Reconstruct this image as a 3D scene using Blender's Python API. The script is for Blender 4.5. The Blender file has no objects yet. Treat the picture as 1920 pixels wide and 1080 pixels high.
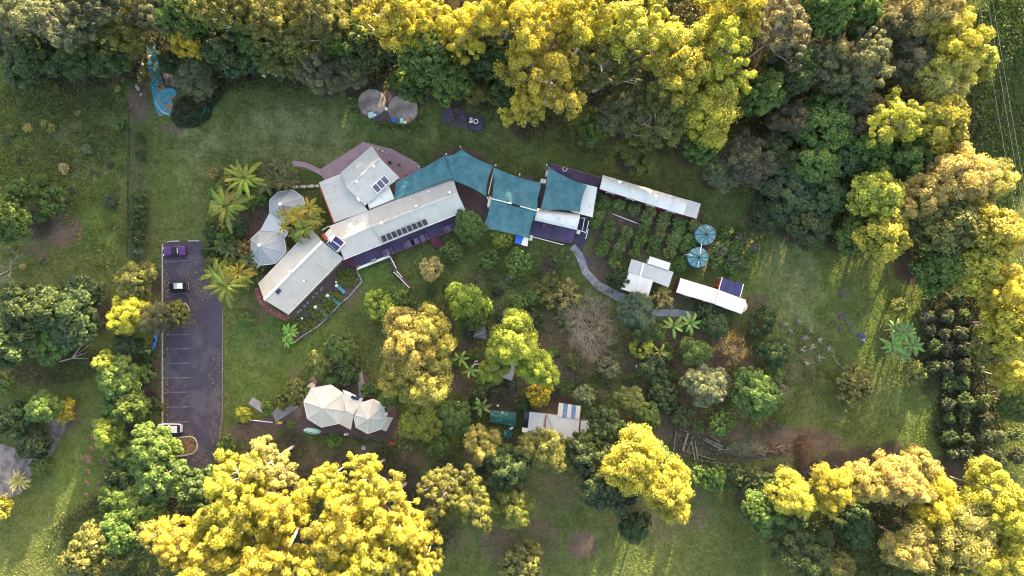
import bpy, math, random
import numpy as np
from mathutils import Vector

# ------------------------------------------------------------------ camera, sky, sun, exposure
CAM_H = 120.0            # drone height in metres
MPP = 0.1                # metres per photo pixel on the ground
SUN_EL = math.radians(10.5)
SUN_AZ = math.radians(17.0)      # clockwise from the top of the picture (+Y)
SUN_POWER = 4.9
SUN_COL = (1.0, 0.83, 0.44)
SKY_POWER = 0.15
EXPOSURE = 2.75

sc = bpy.context.scene
col = sc.collection
cam_d = bpy.data.cameras.new('camera')
cam_d.sensor_fit = 'HORIZONTAL'
cam_d.angle = 2 * math.atan(960 * MPP / CAM_H)
cam_d.clip_start = 0.5
cam_d.clip_end = 5000
cam = bpy.data.objects.new('camera', cam_d)
cam.location = (0, 0, CAM_H)
col.objects.link(cam)
sc.camera = cam

world = bpy.data.worlds.new('World')
sc.world = world
world.use_nodes = True
wn = world.node_tree
bg = wn.nodes['Background']
sky = wn.nodes.new('ShaderNodeTexSky')
sky.sky_type = 'NISHITA'
sky.sun_disc = False
sky.sun_elevation = SUN_EL
sky.sun_rotation = SUN_AZ
sky.air_density = 1.0
sky.dust_density = 4.0
sky.ozone_density = 0.0
wn.links.new(sky.outputs[0], bg.inputs[0])
bg.inputs[1].default_value = SKY_POWER

sun_d = bpy.data.lights.new('sun', 'SUN')
sun_d.energy = SUN_POWER
sun_d.angle = math.radians(0.5)
sun_d.color = SUN_COL
sun = bpy.data.objects.new('sun', sun_d)
to_sun = Vector((math.sin(SUN_AZ) * math.cos(SUN_EL), math.cos(SUN_AZ) * math.cos(SUN_EL), math.sin(SUN_EL)))
sun.rotation_euler = to_sun.to_track_quat('Z', 'Y').to_euler()
sun.location = (60, 200, 90)
col.objects.link(sun)

sc.view_settings.view_transform = 'Standard'
sc.view_settings.look = 'None'
sc.view_settings.exposure = EXPOSURE
sc.view_settings.gamma = 1.0
sc.view_settings.use_curve_mapping = False
sc.render.engine = 'CYCLES'
sc.cycles.max_bounces = 6
sc.cycles.diffuse_bounces = 3
sc.cycles.glossy_bounces = 2
sc.cycles.transmission_bounces = 2
sc.cycles.transparent_max_bounces = 8
sc.cycles.use_denoising = True
sc.cycles.pixel_filter_type = 'BLACKMAN_HARRIS'
sc.cycles.filter_width = 1.1
sc.cycles.sample_clamp_indirect = 4.0

# ------------------------------------------------------------------ helpers
def P(px, py, z=0.0):
    """photo pixel -> world point at height z (camera looks straight down)"""
    f = MPP * (CAM_H - z) / CAM_H
    return Vector(((px - 960) * f, -(py - 540) * f, z))

ORG = {}
ORDW = ['first', 'second', 'third', 'fourth', 'fifth', 'sixth', 'seventh', 'eighth', 'ninth', 'tenth', 'eleventh',
        'twelfth', 'thirteenth', 'fourteenth', 'fifteenth', 'sixteenth', 'seventeenth', 'eighteenth', 'nineteenth',
        'twentieth']
def ordw(i):
    if i < 20:
        return ORDW[i]
    t, u = divmod(i + 1, 10)
    tens = ['', '', 'twenty', 'thirty', 'forty', 'fifty'][t]
    if u == 0:
        return {'twenty': 'twentieth', 'thirty': 'thirtieth', 'forty': 'fortieth', 'fifty': 'fiftieth'}[tens]
    return tens + '-' + ORDW[u - 1]

def tag(o, label=None, cat=None, group=None, kind=None):
    if label: o['label'] = label
    if cat: o['category'] = cat
    if group: o['group'] = group
    if kind: o['kind'] = kind
    return o

def thing(name, label, cat, loc, group=None):
    o = bpy.data.objects.new(name, None)
    o.empty_display_size = 0.5
    o.location = loc
    col.objects.link(o)
    ORG[o.name] = Vector(loc)
    return tag(o, label, cat, group)

class MB:
    """collects shapes in world space; build() links them as ONE mesh object"""
    def __init__(self):
        self.v = []; self.f = []
    def add(self, vs, fs):
        n = len(self.v)
        self.v += [tuple(p) for p in vs]
        self.f += [tuple(i + n for i in f) for f in fs]
        return self
    def box(self, c, s, rz=0.0):
        ca, sa = math.cos(rz), math.sin(rz)
        vs = []
        for z in (-.5, .5):
            for x, y in ((-.5, -.5), (.5, -.5), (.5, .5), (-.5, .5)):
                X, Y = x * s[0], y * s[1]
                vs.append((c[0] + X * ca - Y * sa, c[1] + X * sa + Y * ca, c[2] + z * s[2]))
        return self.add(vs, [(3, 2, 1, 0), (4, 5, 6, 7), (0, 1, 5, 4), (1, 2, 6, 5), (2, 3, 7, 6), (3, 0, 4, 7)])
    def beam(self, a, b, w, h):
        """box from point a to point b, w wide, h high (a, b on its centre line)"""
        a, b = Vector(a), Vector(b)
        d = (b - a).normalized()
        s = Vector((-d.y, d.x, 0))
        s = s.normalized() if s.length > 1e-6 else Vector((1, 0, 0))
        u = d.cross(s)
        if u.z < 0: u = -u
        vs = []
        for p in (a, b):
            for i, j in ((-1, -1), (1, -1), (1, 1), (-1, 1)):
                vs.append(p + s * (i * w / 2) + u * (j * h / 2))
        return self.add(vs, [(0, 1, 2, 3), (7, 6, 5, 4), (0, 4, 5, 1), (1, 5, 6, 2), (2, 6, 7, 3), (3, 7, 4, 0)])
    def prism(self, pts, z0, z1):
        """pts world xy polygon; straight extrusion"""
        n = len(pts)
        vs = [(p[0], p[1], z0) for p in pts] + [(p[0], p[1], z1) for p in pts]
        a = sum(pts[i][0] * pts[(i + 1) % n][1] - pts[(i + 1) % n][0] * pts[i][1] for i in range(n))
        idx = list(range(n)) if a > 0 else list(range(n))[::-1]
        fs = [tuple(i + n for i in idx), tuple(idx[::-1])]
        for k in range(n):
            i, j = idx[k], idx[(k + 1) % n]
            fs.append((i, j, j + n, i + n))
        return self.add(vs, fs)
    def plate(self, pts, t):
        """3d polygon made t thick downwards"""
        n = len(pts)
        a = sum(pts[i][0] * pts[(i + 1) % n][1] - pts[(i + 1) % n][0] * pts[i][1] for i in range(n))
        pts = [Vector(p) for p in (pts if a > 0 else pts[::-1])]
        vs = pts + [p - Vector((0, 0, t)) for p in pts]
        fs = [tuple(range(n)), tuple(range(2 * n - 1, n - 1, -1))]
        for i in range(n):
            j = (i + 1) % n
            fs.append((i, i + n, j + n, j))
        return self.add(vs, fs)
    def tube(self, pts, rad, sides=6, cap=True):
        pts = [Vector(p) for p in pts]
        if not hasattr(rad, '__len__'): rad = [rad] * len(pts)
        vs, fs = [], []
        ref = None
        for i, p in enumerate(pts):
            d = (pts[min(i + 1, len(pts) - 1)] - pts[max(i - 1, 0)])
            d = d.normalized() if d.length > 1e-9 else Vector((0, 0, 1))
            if ref is None or abs(ref.dot(d)) > .95:
                ref = Vector((1, 0, 0)) if abs(d.x) < .8 else Vector((0, 1, 0))
            s = d.cross(ref).normalized(); t = d.cross(s)
            ref = t.cross(d).normalized() if False else ref
            for k in range(sides):
                a = 2 * math.pi * k / sides
                vs.append(p + s * (math.cos(a) * rad[i]) + t * (math.sin(a) * rad[i]))
        for i in range(len(pts) - 1):
            for k in range(sides):
                l = (k + 1) % sides
                fs.append((i * sides + k, i * sides + l, (i + 1) * sides + l, (i + 1) * sides + k))
        if cap:
            fs.append(tuple(range(sides))[::-1])
            fs.append(tuple(range((len(pts) - 1) * sides, len(pts) * sides)))
        return self.add(vs, fs)
    def lathe(self, c, prof, sides=16):
        """prof: list of (r, z) from bottom to top around vertical axis at c"""
        vs, fs = [], []
        for r, z in prof:
            for k in range(sides):
                a = 2 * math.pi * k / sides
                vs.append((c[0] + r * math.cos(a), c[1] + r * math.sin(a), c[2] + z))
        m = len(prof)
        for i in range(m - 1):
            for k in range(sides):
                l = (k + 1) % sides
                fs.append((i * sides + k, i * sides + l, (i + 1) * sides + l, (i + 1) * sides + k))
        fs.append(tuple(range(sides))[::-1])
        fs.append(tuple(range((m - 1) * sides, m * sides)))
        return self.add(vs, fs)
    def build(self, name, mat, parent=None, color=None, smooth=False, loc=None):
        if parent is not None:
            org = ORG[parent.name]
        elif loc is not None:
            org = Vector(loc)
        else:
            a = np.array(self.v)
            org = Vector((a[:, 0].mean(), a[:, 1].mean(), a[:, 2].min()))
        me = bpy.data.meshes.new(name)
        me.from_pydata([(p[0] - org.x, p[1] - org.y, p[2] - org.z) for p in self.v], [], self.f)
        if mat: me.materials.append(mat)
        if smooth:
            me.polygons.foreach_set('use_smooth', [True] * len(me.polygons))
        me.update()
        o = bpy.data.objects.new(name, me)
        col.objects.link(o)
        if parent is not None:
            o.parent = parent
        else:
            o.location = org
        ORG[o.name] = org
        if color: o.color = (*color, 1)
        return o

def link_copy(name, mesh, parent, color=None):
    o = bpy.data.objects.new(name, mesh)
    col.objects.link(o)
    o.parent = parent
    if color: o.color = (*color, 1)
    return o

# ------------------------------------------------------------------ materials
def new_mat(name):
    m = bpy.data.materials.new(name)
    m.use_nodes = True
    nt = m.node_tree
    return m, nt, nt.nodes['Principled BSDF']

def N(nt, t, **kw):
    n = nt.nodes.new(t)
    for k, v in kw.items():
        if k.startswith('i_'):
            n.inputs[int(k[2:])].default_value = v
        else:
            setattr(n, k, v)
    return n

def mixc(nt, fac, a, b, mode='MIX'):
    n = nt.nodes.new('ShaderNodeMix')
    n.data_type = 'RGBA'; n.blend_type = mode
    for i, s in ((0, fac), (6, a), (7, b)):
        if isinstance(s, (int, float)): n.inputs[i].default_value = s
        elif isinstance(s, tuple): n.inputs[i].default_value = (*s, 1) if len(s) == 3 else s
        else: nt.links.new(s, n.inputs[i])
    return n.outputs[2]

def math_n(nt, op, a, b=None, c=None, clamp=False):
    n = nt.nodes.new('ShaderNodeMath'); n.operation = op; n.use_clamp = clamp
    for i, s in enumerate((a, b, c)):
        if s is None: continue
        if isinstance(s, (int, float)): n.inputs[i].default_value = s
        else: nt.links.new(s, n.inputs[i])
    return n.outputs[0]

def noise(nt, scale, detail=4, rough=.6, coord='Object'):
    tc = nt.nodes.new('ShaderNodeTexCoord')
    n = N(nt, 'ShaderNodeTexNoise')
    n.inputs['Scale'].default_value = scale
    n.inputs['Detail'].default_value = detail
    n.inputs['Roughness'].default_value = rough
    nt.links.new(tc.outputs[coord], n.inputs['Vector'])
    return n.outputs['Fac']

def ramp(nt, fac, lo, hi):
    n = nt.nodes.new('ShaderNodeMapRange'); n.interpolation_type = 'SMOOTHSTEP'
    n.inputs[1].default_value = lo; n.inputs[2].default_value = hi
    nt.links.new(fac, n.inputs[0])
    return n.outputs[0]

def bump(nt, bsdf, h, dist=.05, strength=.5):
    b = nt.nodes.new('ShaderNodeBump')
    b.inputs['Distance'].default_value = dist
    b.inputs['Strength'].default_value = strength
    nt.links.new(h, b.inputs['Height'])
    nt.links.new(b.outputs[0], bsdf.inputs['Normal'])

def paint(name, c, rough=.55, var=.12, scale=1.2, spec=.4, metal=0.0, fine=14, dirt=None):
    """plain coloured surface with blotchy wear"""
    m, nt, b = new_mat(name)
    n1 = noise(nt, scale, 5)
    n2 = noise(nt, fine, 3)
    f = math_n(nt, 'ADD', math_n(nt, 'MULTIPLY', n1, .7), math_n(nt, 'MULTIPLY', n2, .3))
    lo = tuple(x * (1 - var * 2.2) for x in c); hi = tuple(min(1, x * (1 + var * 1.4)) for x in c)
    cc = mixc(nt, ramp(nt, f, .3, .7), lo, hi)
    if dirt:
        cc = mixc(nt, math_n(nt, 'MULTIPLY', ramp(nt, noise(nt, scale * 2.3, 6, .7), .52, .72), .7), cc, dirt)
    nt.links.new(cc, b.inputs['Base Color'])
    b.inputs['Roughness'].default_value = rough
    b.inputs['Specular IOR Level'].default_value = spec
    b.inputs['Metallic'].default_value = metal
    return m

def tinted(name, rough=.5, var=.1, spec=.4, scale=.8, rnd=.08, stain=0):
    """takes its colour from the object's own colour, varies a little from piece to piece"""
    m, nt, b = new_mat(name)
    oi = nt.nodes.new('ShaderNodeObjectInfo')
    n1 = noise(nt, scale, 6, .65)
    n2 = noise(nt, 9, 3)
    f = math_n(nt, 'ADD', math_n(nt, 'MULTIPLY', n1, .65), math_n(nt, 'MULTIPLY', n2, .35))
    g = math_n(nt, 'MULTIPLY_ADD', ramp(nt, f, .3, .7), var * 2, 1 - var * 1.4)
    g = math_n(nt, 'ADD', g, math_n(nt, 'MULTIPLY_ADD', oi.outputs['Random'], rnd * 2, -rnd))
    comb = nt.nodes.new('ShaderNodeCombineColor')
    for i in range(3): nt.links.new(g, comb.inputs[i])
    cc = mixc(nt, 1.0, oi.outputs['Color'], comb.outputs[0], 'MULTIPLY')
    if stain:
        cc = mixc(nt, math_n(nt, 'MULTIPLY', ramp(nt, noise(nt, .55, 7, .75), .5, .72), stain), cc, (.23, .2, .17))
    nt.links.new(cc, b.inputs['Base Color'])
    b.inputs['Roughness'].default_value = rough
    b.inputs['Specular IOR Level'].default_value = spec
    return m

def leaf_material(name, trans=.3, rough=.5):
    """leaf colour = colour of the plant, varied leaf by leaf through the 'tint' attribute"""
    m, nt, b = new_mat(name)
    oi = nt.nodes.new('ShaderNodeObjectInfo')
    at = N(nt, 'ShaderNodeAttribute', attribute_name='tint')
    g = math_n(nt, 'MULTIPLY_ADD', at.outputs['Fac'], 1.15, .4)
    comb = nt.nodes.new('ShaderNodeCombineColor')
    for i in range(3): nt.links.new(g, comb.inputs[i])
    c0 = mixc(nt, 1.0, oi.outputs['Color'], comb.outputs[0], 'MULTIPLY')
    warm = mixc(nt, 1.0, c0, (1.25, 1.12, .72), 'MULTIPLY')
    cc = mixc(nt, ramp(nt, at.outputs['Fac'], .45, 1.0), c0, warm)
    nt.links.new(cc, b.inputs['Base Color'])
    b.inputs['Roughness'].default_value = rough
    b.inputs['Specular IOR Level'].default_value = .3
    tr = nt.nodes.new('ShaderNodeBsdfTranslucent')
    nt.links.new(mixc(nt, 1.0, cc, (1.5, 1.35, .6), 'MULTIPLY'), tr.inputs['Color'])
    mx = nt.nodes.new('ShaderNodeMixShader'); mx.inputs[0].default_value = trans
    nt.links.new(b.outputs[0], mx.inputs[1]); nt.links.new(tr.outputs[0], mx.inputs[2])
    nt.links.new(mx.outputs[0], nt.nodes['Material Output'].inputs[0])
    return m

M = {}
M['leaf'] = leaf_material('leaf')
M['bark'] = tinted('bark', .85, .3, .15, 1.5, .1)
M['roof'] = tinted('roof_sheet_metal', .5, .08, .3, .3, .025, .4)
M['canvas'] = tinted('canvas', .95, .1, .05, .6, .02)
M['tint'] = tinted('painted', .5, .08, .4, 1.5, .04)
M['glass'] = paint('dark_glass', (.018, .02, .04), .12, .1, spec=.7)
M['panel'] = paint('solar_cell', (.035, .022, .04), .25, .25, .8, spec=.5)
M['panel_blue'] = paint('solar_cell_blue', (.03, .03, .12), .25, .2, .8, spec=.5)
M['white'] = paint('white_paint', (.82, .77, .7), .5, .06)
M['cream'] = paint('cream_wall', (.6, .55, .45), .8, .1)
M['maroon'] = paint('maroon_paint', (.16, .018, .06), .5, .2)
M['red'] = paint('red_paint', (.45, .05, .03), .5, .15)
M['steel'] = paint('galvanised_steel', (.5, .5, .52), .4, .12, metal=.4)
M['dark'] = paint('dark_rubber', (.02, .02, .024), .8, .2)
M['deck'] = paint('purple_deck', (.085, .055, .12), .7, .18, .5)
M['concrete'] = paint('concrete', (.3, .29, .29), .9, .16, .7, dirt=(.2, .19, .15))
M['kerb'] = paint('kerb_concrete', (.36, .34, .32), .9, .14, 1.0)
M['tank_lid'] = paint('weathered_concrete', (.29, .235, .21), .95, .35, .5, dirt=(.12, .1, .1))
M['timber'] = paint('weathered_timber', (.2, .17, .14), .9, .28, 2.5)
M['teal_paint'] = paint('teal_paint', (.03, .22, .2), .5, .15)
M['tank_teal'] = paint('teal_tank', (.12, .25, .27), .45, .14, .9)
M['blue_sheet'] = paint('blue_roof_sheet', (.13, .2, .36), .5, .15)
M['blue'] = paint('blue_plastic', (.03, .12, .5), .4, .12)
M['mint'] = paint('mint_plastic', (.42, .62, .55), .45, .08)
M['yellow'] = paint('yellow_paint', (.7, .5, .05), .5, .1)
M['orange'] = paint('orange_plastic', (.75, .25, .03), .5, .1)
M['terracotta'] = paint('terracotta', (.45, .16, .09), .8, .12)
M['brick'] = paint('brick_red', (.3, .11, .085), .9, .3, 2.0)
M['mulch'] = paint('bark_mulch', (.15, .095, .055), .95, .45, 3.0, fine=25)
M['soil'] = paint('soil', (.1, .075, .065), .95, .35, 2.0)
M['rubber_black'] = paint('black_paint', (.015, .015, .02), .4, .2)

def sail_material():
    m, nt, b = new_mat('teal_shade_cloth')
    n = noise(nt, .6, 5); n2 = noise(nt, 22, 2)
    f = math_n(nt, 'ADD', math_n(nt, 'MULTIPLY', n, .7), math_n(nt, 'MULTIPLY', n2, .3))
    cc = mixc(nt, ramp(nt, f, .3, .7), (.05, .135, .165), (.11, .245, .27))
    nt.links.new(cc, b.inputs['Base Color'])
    b.inputs['Roughness'].default_value = .75
    b.inputs['Specular IOR Level'].default_value = .25
    tr = nt.nodes.new('ShaderNodeBsdfTranslucent'); nt.links.new(cc, tr.inputs[0])
    mx = nt.nodes.new('ShaderNodeMixShader'); mx.inputs[0].default_value = .15
    nt.links.new(b.outputs[0], mx.inputs[1]); nt.links.new(tr.outputs[0], mx.inputs[2])
    nt.links.new(mx.outputs[0], nt.nodes['Material Output'].inputs[0])
    return m
M['sail'] = sail_material()

def asphalt_material():
    m, nt, b = new_mat('asphalt')
    big = noise(nt, .16, 6, .7); mid = noise(nt, .7, 6, .75); fine = noise(nt, 12, 2)
    f = math_n(nt, 'ADD', math_n(nt, 'MULTIPLY', mid, .5), math_n(nt, 'MULTIPLY', fine, .5))
    c = mixc(nt, ramp(nt, f, .3, .7), (.028, .023, .043), (.062, .052, .084))
    c = mixc(nt, math_n(nt, 'MULTIPLY', ramp(nt, big, .48, .6), .6), c, (.085, .078, .096))
    nt.links.new(c, b.inputs['Base Color'])
    b.inputs['Roughness'].default_value = .85
    bump(nt, b, fine, .01, .5)
    return m
M['asphalt'] = asphalt_material()

def paver_material(name, a, c2, mort, size):
    m, nt, b = new_mat(name)
    tc = nt.nodes.new('ShaderNodeTexCoord')
    br = nt.nodes.new('ShaderNodeTexBrick')
    br.inputs['Color1'].default_value = (*a, 1); br.inputs['Color2'].default_value = (*c2, 1)
    br.inputs['Mortar'].default_value = (*mort, 1)
    br.inputs['Scale'].default_value = 1.0
    br.inputs['Mortar Size'].default_value = .008
    br.inputs['Brick Width'].default_value = size; br.inputs['Row Height'].default_value = size / 2
    nt.links.new(tc.outputs['Object'], br.inputs['Vector'])
    n = noise(nt, .5, 5, .7)
    g = math_n(nt, 'MULTIPLY_ADD', n, .9, .55)
    comb = nt.nodes.new('ShaderNodeCombineColor')
    for i in range(3): nt.links.new(g, comb.inputs[i])
    cc = mixc(nt, 1.0, br.outputs['Color'], comb.outputs[0], 'MULTIPLY')
    nt.links.new(cc, b.inputs['Base Color'])
    b.inputs['Roughness'].default_value = .9
    return m
M['patio'] = paver_material('pink_pavers', (.4, .25, .27), (.33, .2, .225), (.24, .17, .18), .24)
M['court'] = paver_material('brown_pavers', (.115, .075, .075), (.095, .062, .065), (.06, .045, .045), .24)
M['brick_path'] = paver_material('loose_red_bricks', (.32, .12, .1), (.2, .07, .07), (.08, .05, .05), .5)
M['path'] = paint('concrete_path', (.27, .26, .29), .9, .18, .6, dirt=(.18, .17, .16))
M['gravel'] = paint('pale_gravel', (.2, .165, .16), .95, .3, .7, fine=20, dirt=(.15, .13, .12))

def creek_material():
    m, nt, b = new_mat('painted_creek_bed')
    n = noise(nt, .55, 5, .65); n2 = noise(nt, .9, 4, .7)
    c = mixc(nt, ramp(nt, n2, .35, .65), (.02, .15, .21), (.05, .26, .34))
    c = mixc(nt, ramp(nt, n, .54, .6), c, (.32, .12, .06))
    c = mixc(nt, ramp(nt, noise(nt, 1.7, 5, .7), .58, .66), c, (.05, .05, .055))
    nt.links.new(c, b.inputs['Base Color'])
    b.inputs['Roughness'].default_value = .6
    bump(nt, b, n2, .3, .8)
    return m
M['creek'] = creek_material()

def ground_material():
    m, nt, b = new_mat('lawn_and_soil')
    def attr(n): return N(nt, 'ShaderNodeAttribute', attribute_name=n).outputs['Fac']
    big = noise(nt, .05, 5, .6); mid = noise(nt, .35, 5, .65); fine = noise(nt, 1.5, 8, .8); vf = noise(nt, 5, 3, .7)
    f = math_n(nt, 'ADD', math_n(nt, 'MULTIPLY', mid, .3), math_n(nt, 'ADD', math_n(nt, 'MULTIPLY', fine, .5), math_n(nt, 'MULTIPLY', vf, .2)))
    grass = mixc(nt, ramp(nt, f, .4, .6), (.054, .072, .021), (.13, .15, .052))
    lush = mixc(nt, ramp(nt, f, .4, .6), (.057, .09, .02), (.128, .17, .046))
    dry = mixc(nt, ramp(nt, f, .4, .6), (.1, .115, .042), (.23, .235, .1))
    dirt = mixc(nt, ramp(nt, f, .37, .63), (.066, .047, .036), (.16, .112, .084))
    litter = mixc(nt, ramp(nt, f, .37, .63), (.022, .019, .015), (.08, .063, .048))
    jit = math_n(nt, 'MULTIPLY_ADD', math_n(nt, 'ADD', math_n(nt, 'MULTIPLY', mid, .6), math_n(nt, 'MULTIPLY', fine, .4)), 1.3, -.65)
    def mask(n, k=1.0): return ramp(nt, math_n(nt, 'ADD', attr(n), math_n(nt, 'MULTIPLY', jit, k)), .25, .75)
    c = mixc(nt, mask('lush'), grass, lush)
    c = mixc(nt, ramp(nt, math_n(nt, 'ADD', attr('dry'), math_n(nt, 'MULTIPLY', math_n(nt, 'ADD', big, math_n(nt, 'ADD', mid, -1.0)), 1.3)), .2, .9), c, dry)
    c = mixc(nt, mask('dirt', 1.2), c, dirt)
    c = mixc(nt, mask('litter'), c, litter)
    nt.links.new(c, b.inputs['Base Color'])
    b.inputs['Roughness'].default_value = .95
    b.inputs['Specular IOR Level'].default_value = .1
    bump(nt, b, math_n(nt, 'ADD', fine, vf), .12, .6)
    return m
M['ground'] = ground_material()
# ------------------------------------------------------------------ plant survey (photo pixels of each crown, radius px, height m)
LEAFCOL = {
    'gold': (.36, .335, .055), 'olive': (.15, .165, .05), 'green': (.1, .16, .042), 'bright': (.118, .18, .048),  # gold: much of the low sun's yellow is mixed into the leaf colour
    'dark': (.062, .095, .038), 'grey': (.15, .17, .1), 'tan': (.35, .325, .12), 'brown': (.14, .13, .092),
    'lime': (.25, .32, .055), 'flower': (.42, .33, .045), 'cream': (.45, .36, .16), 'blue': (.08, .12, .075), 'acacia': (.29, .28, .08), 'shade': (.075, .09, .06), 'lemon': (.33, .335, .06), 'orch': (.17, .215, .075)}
COLWORD = {'gold': 'golden yellow', 'olive': 'olive green', 'green': 'mid green', 'bright': 'bright green', 'dark': 'dark green',
           'grey': 'grey green', 'tan': 'tan gold', 'brown': 'dull brown', 'lime': 'lime yellow', 'flower': 'orange gold',
           'cream': 'cream', 'blue': 'shaded blue green', 'acacia': 'yellow olive', 'shade': 'dusky green', 'lemon': 'lemon yellow'}
KINDWORD = {'gum': 'tall gum tree', 'broad': 'dense leafy tree', 'fine': 'feathery fine-leaved tree',
            'shrub': 'round leafy shrub', 'puff': 'fluffy billowing tree', 'bare': 'twiggy leafless tree', 'open': 'loose open bush'}
ZONES = {
    'tl': ('in the woods at upper left', 'woods along the upper left edge'),
    'tc': ('in the woods above the concrete tanks', 'woods above the concrete tanks'),
    'tr': ('in the woods above the long carriage', 'woods above the long carriage'),
    'ur': ('in the shaded woods at upper right', 'shaded woods at upper right'),
    'r': ('in the sunlit belt by the power lines', 'sunlit belt by the power lines'),
    'er': ('at the right edge beside the dark orchard', 'trees on the right edge'),
    'br': ('in the sunlit stand at lower right', 'sunlit stand at lower right'),
    'bc': ('around the patched tin shed', 'trees around the tin shed'),
    'bs': ('in the tall stand below the yurts', 'tall stand below the yurts'),
    'll': ('along the left side of the car park', 'trees along the car park'),
    'lf': ('in the paddock on the left', 'trees in the left paddock'),
    'g1': ('in the garden below the long deck', 'garden trees below the deck'),
    'g2': ('in the garden below the carriages', 'garden trees below the carriages'),
    'gy': ('around the yurt courtyard', 'plants around the yurt courtyard'),
    'gp': ('among the palms by the octagonal pavilion', 'planting among the palms'),
    'gl': ('on the lawn beside the dark orchard', 'plants on the right-hand lawn')}
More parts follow.
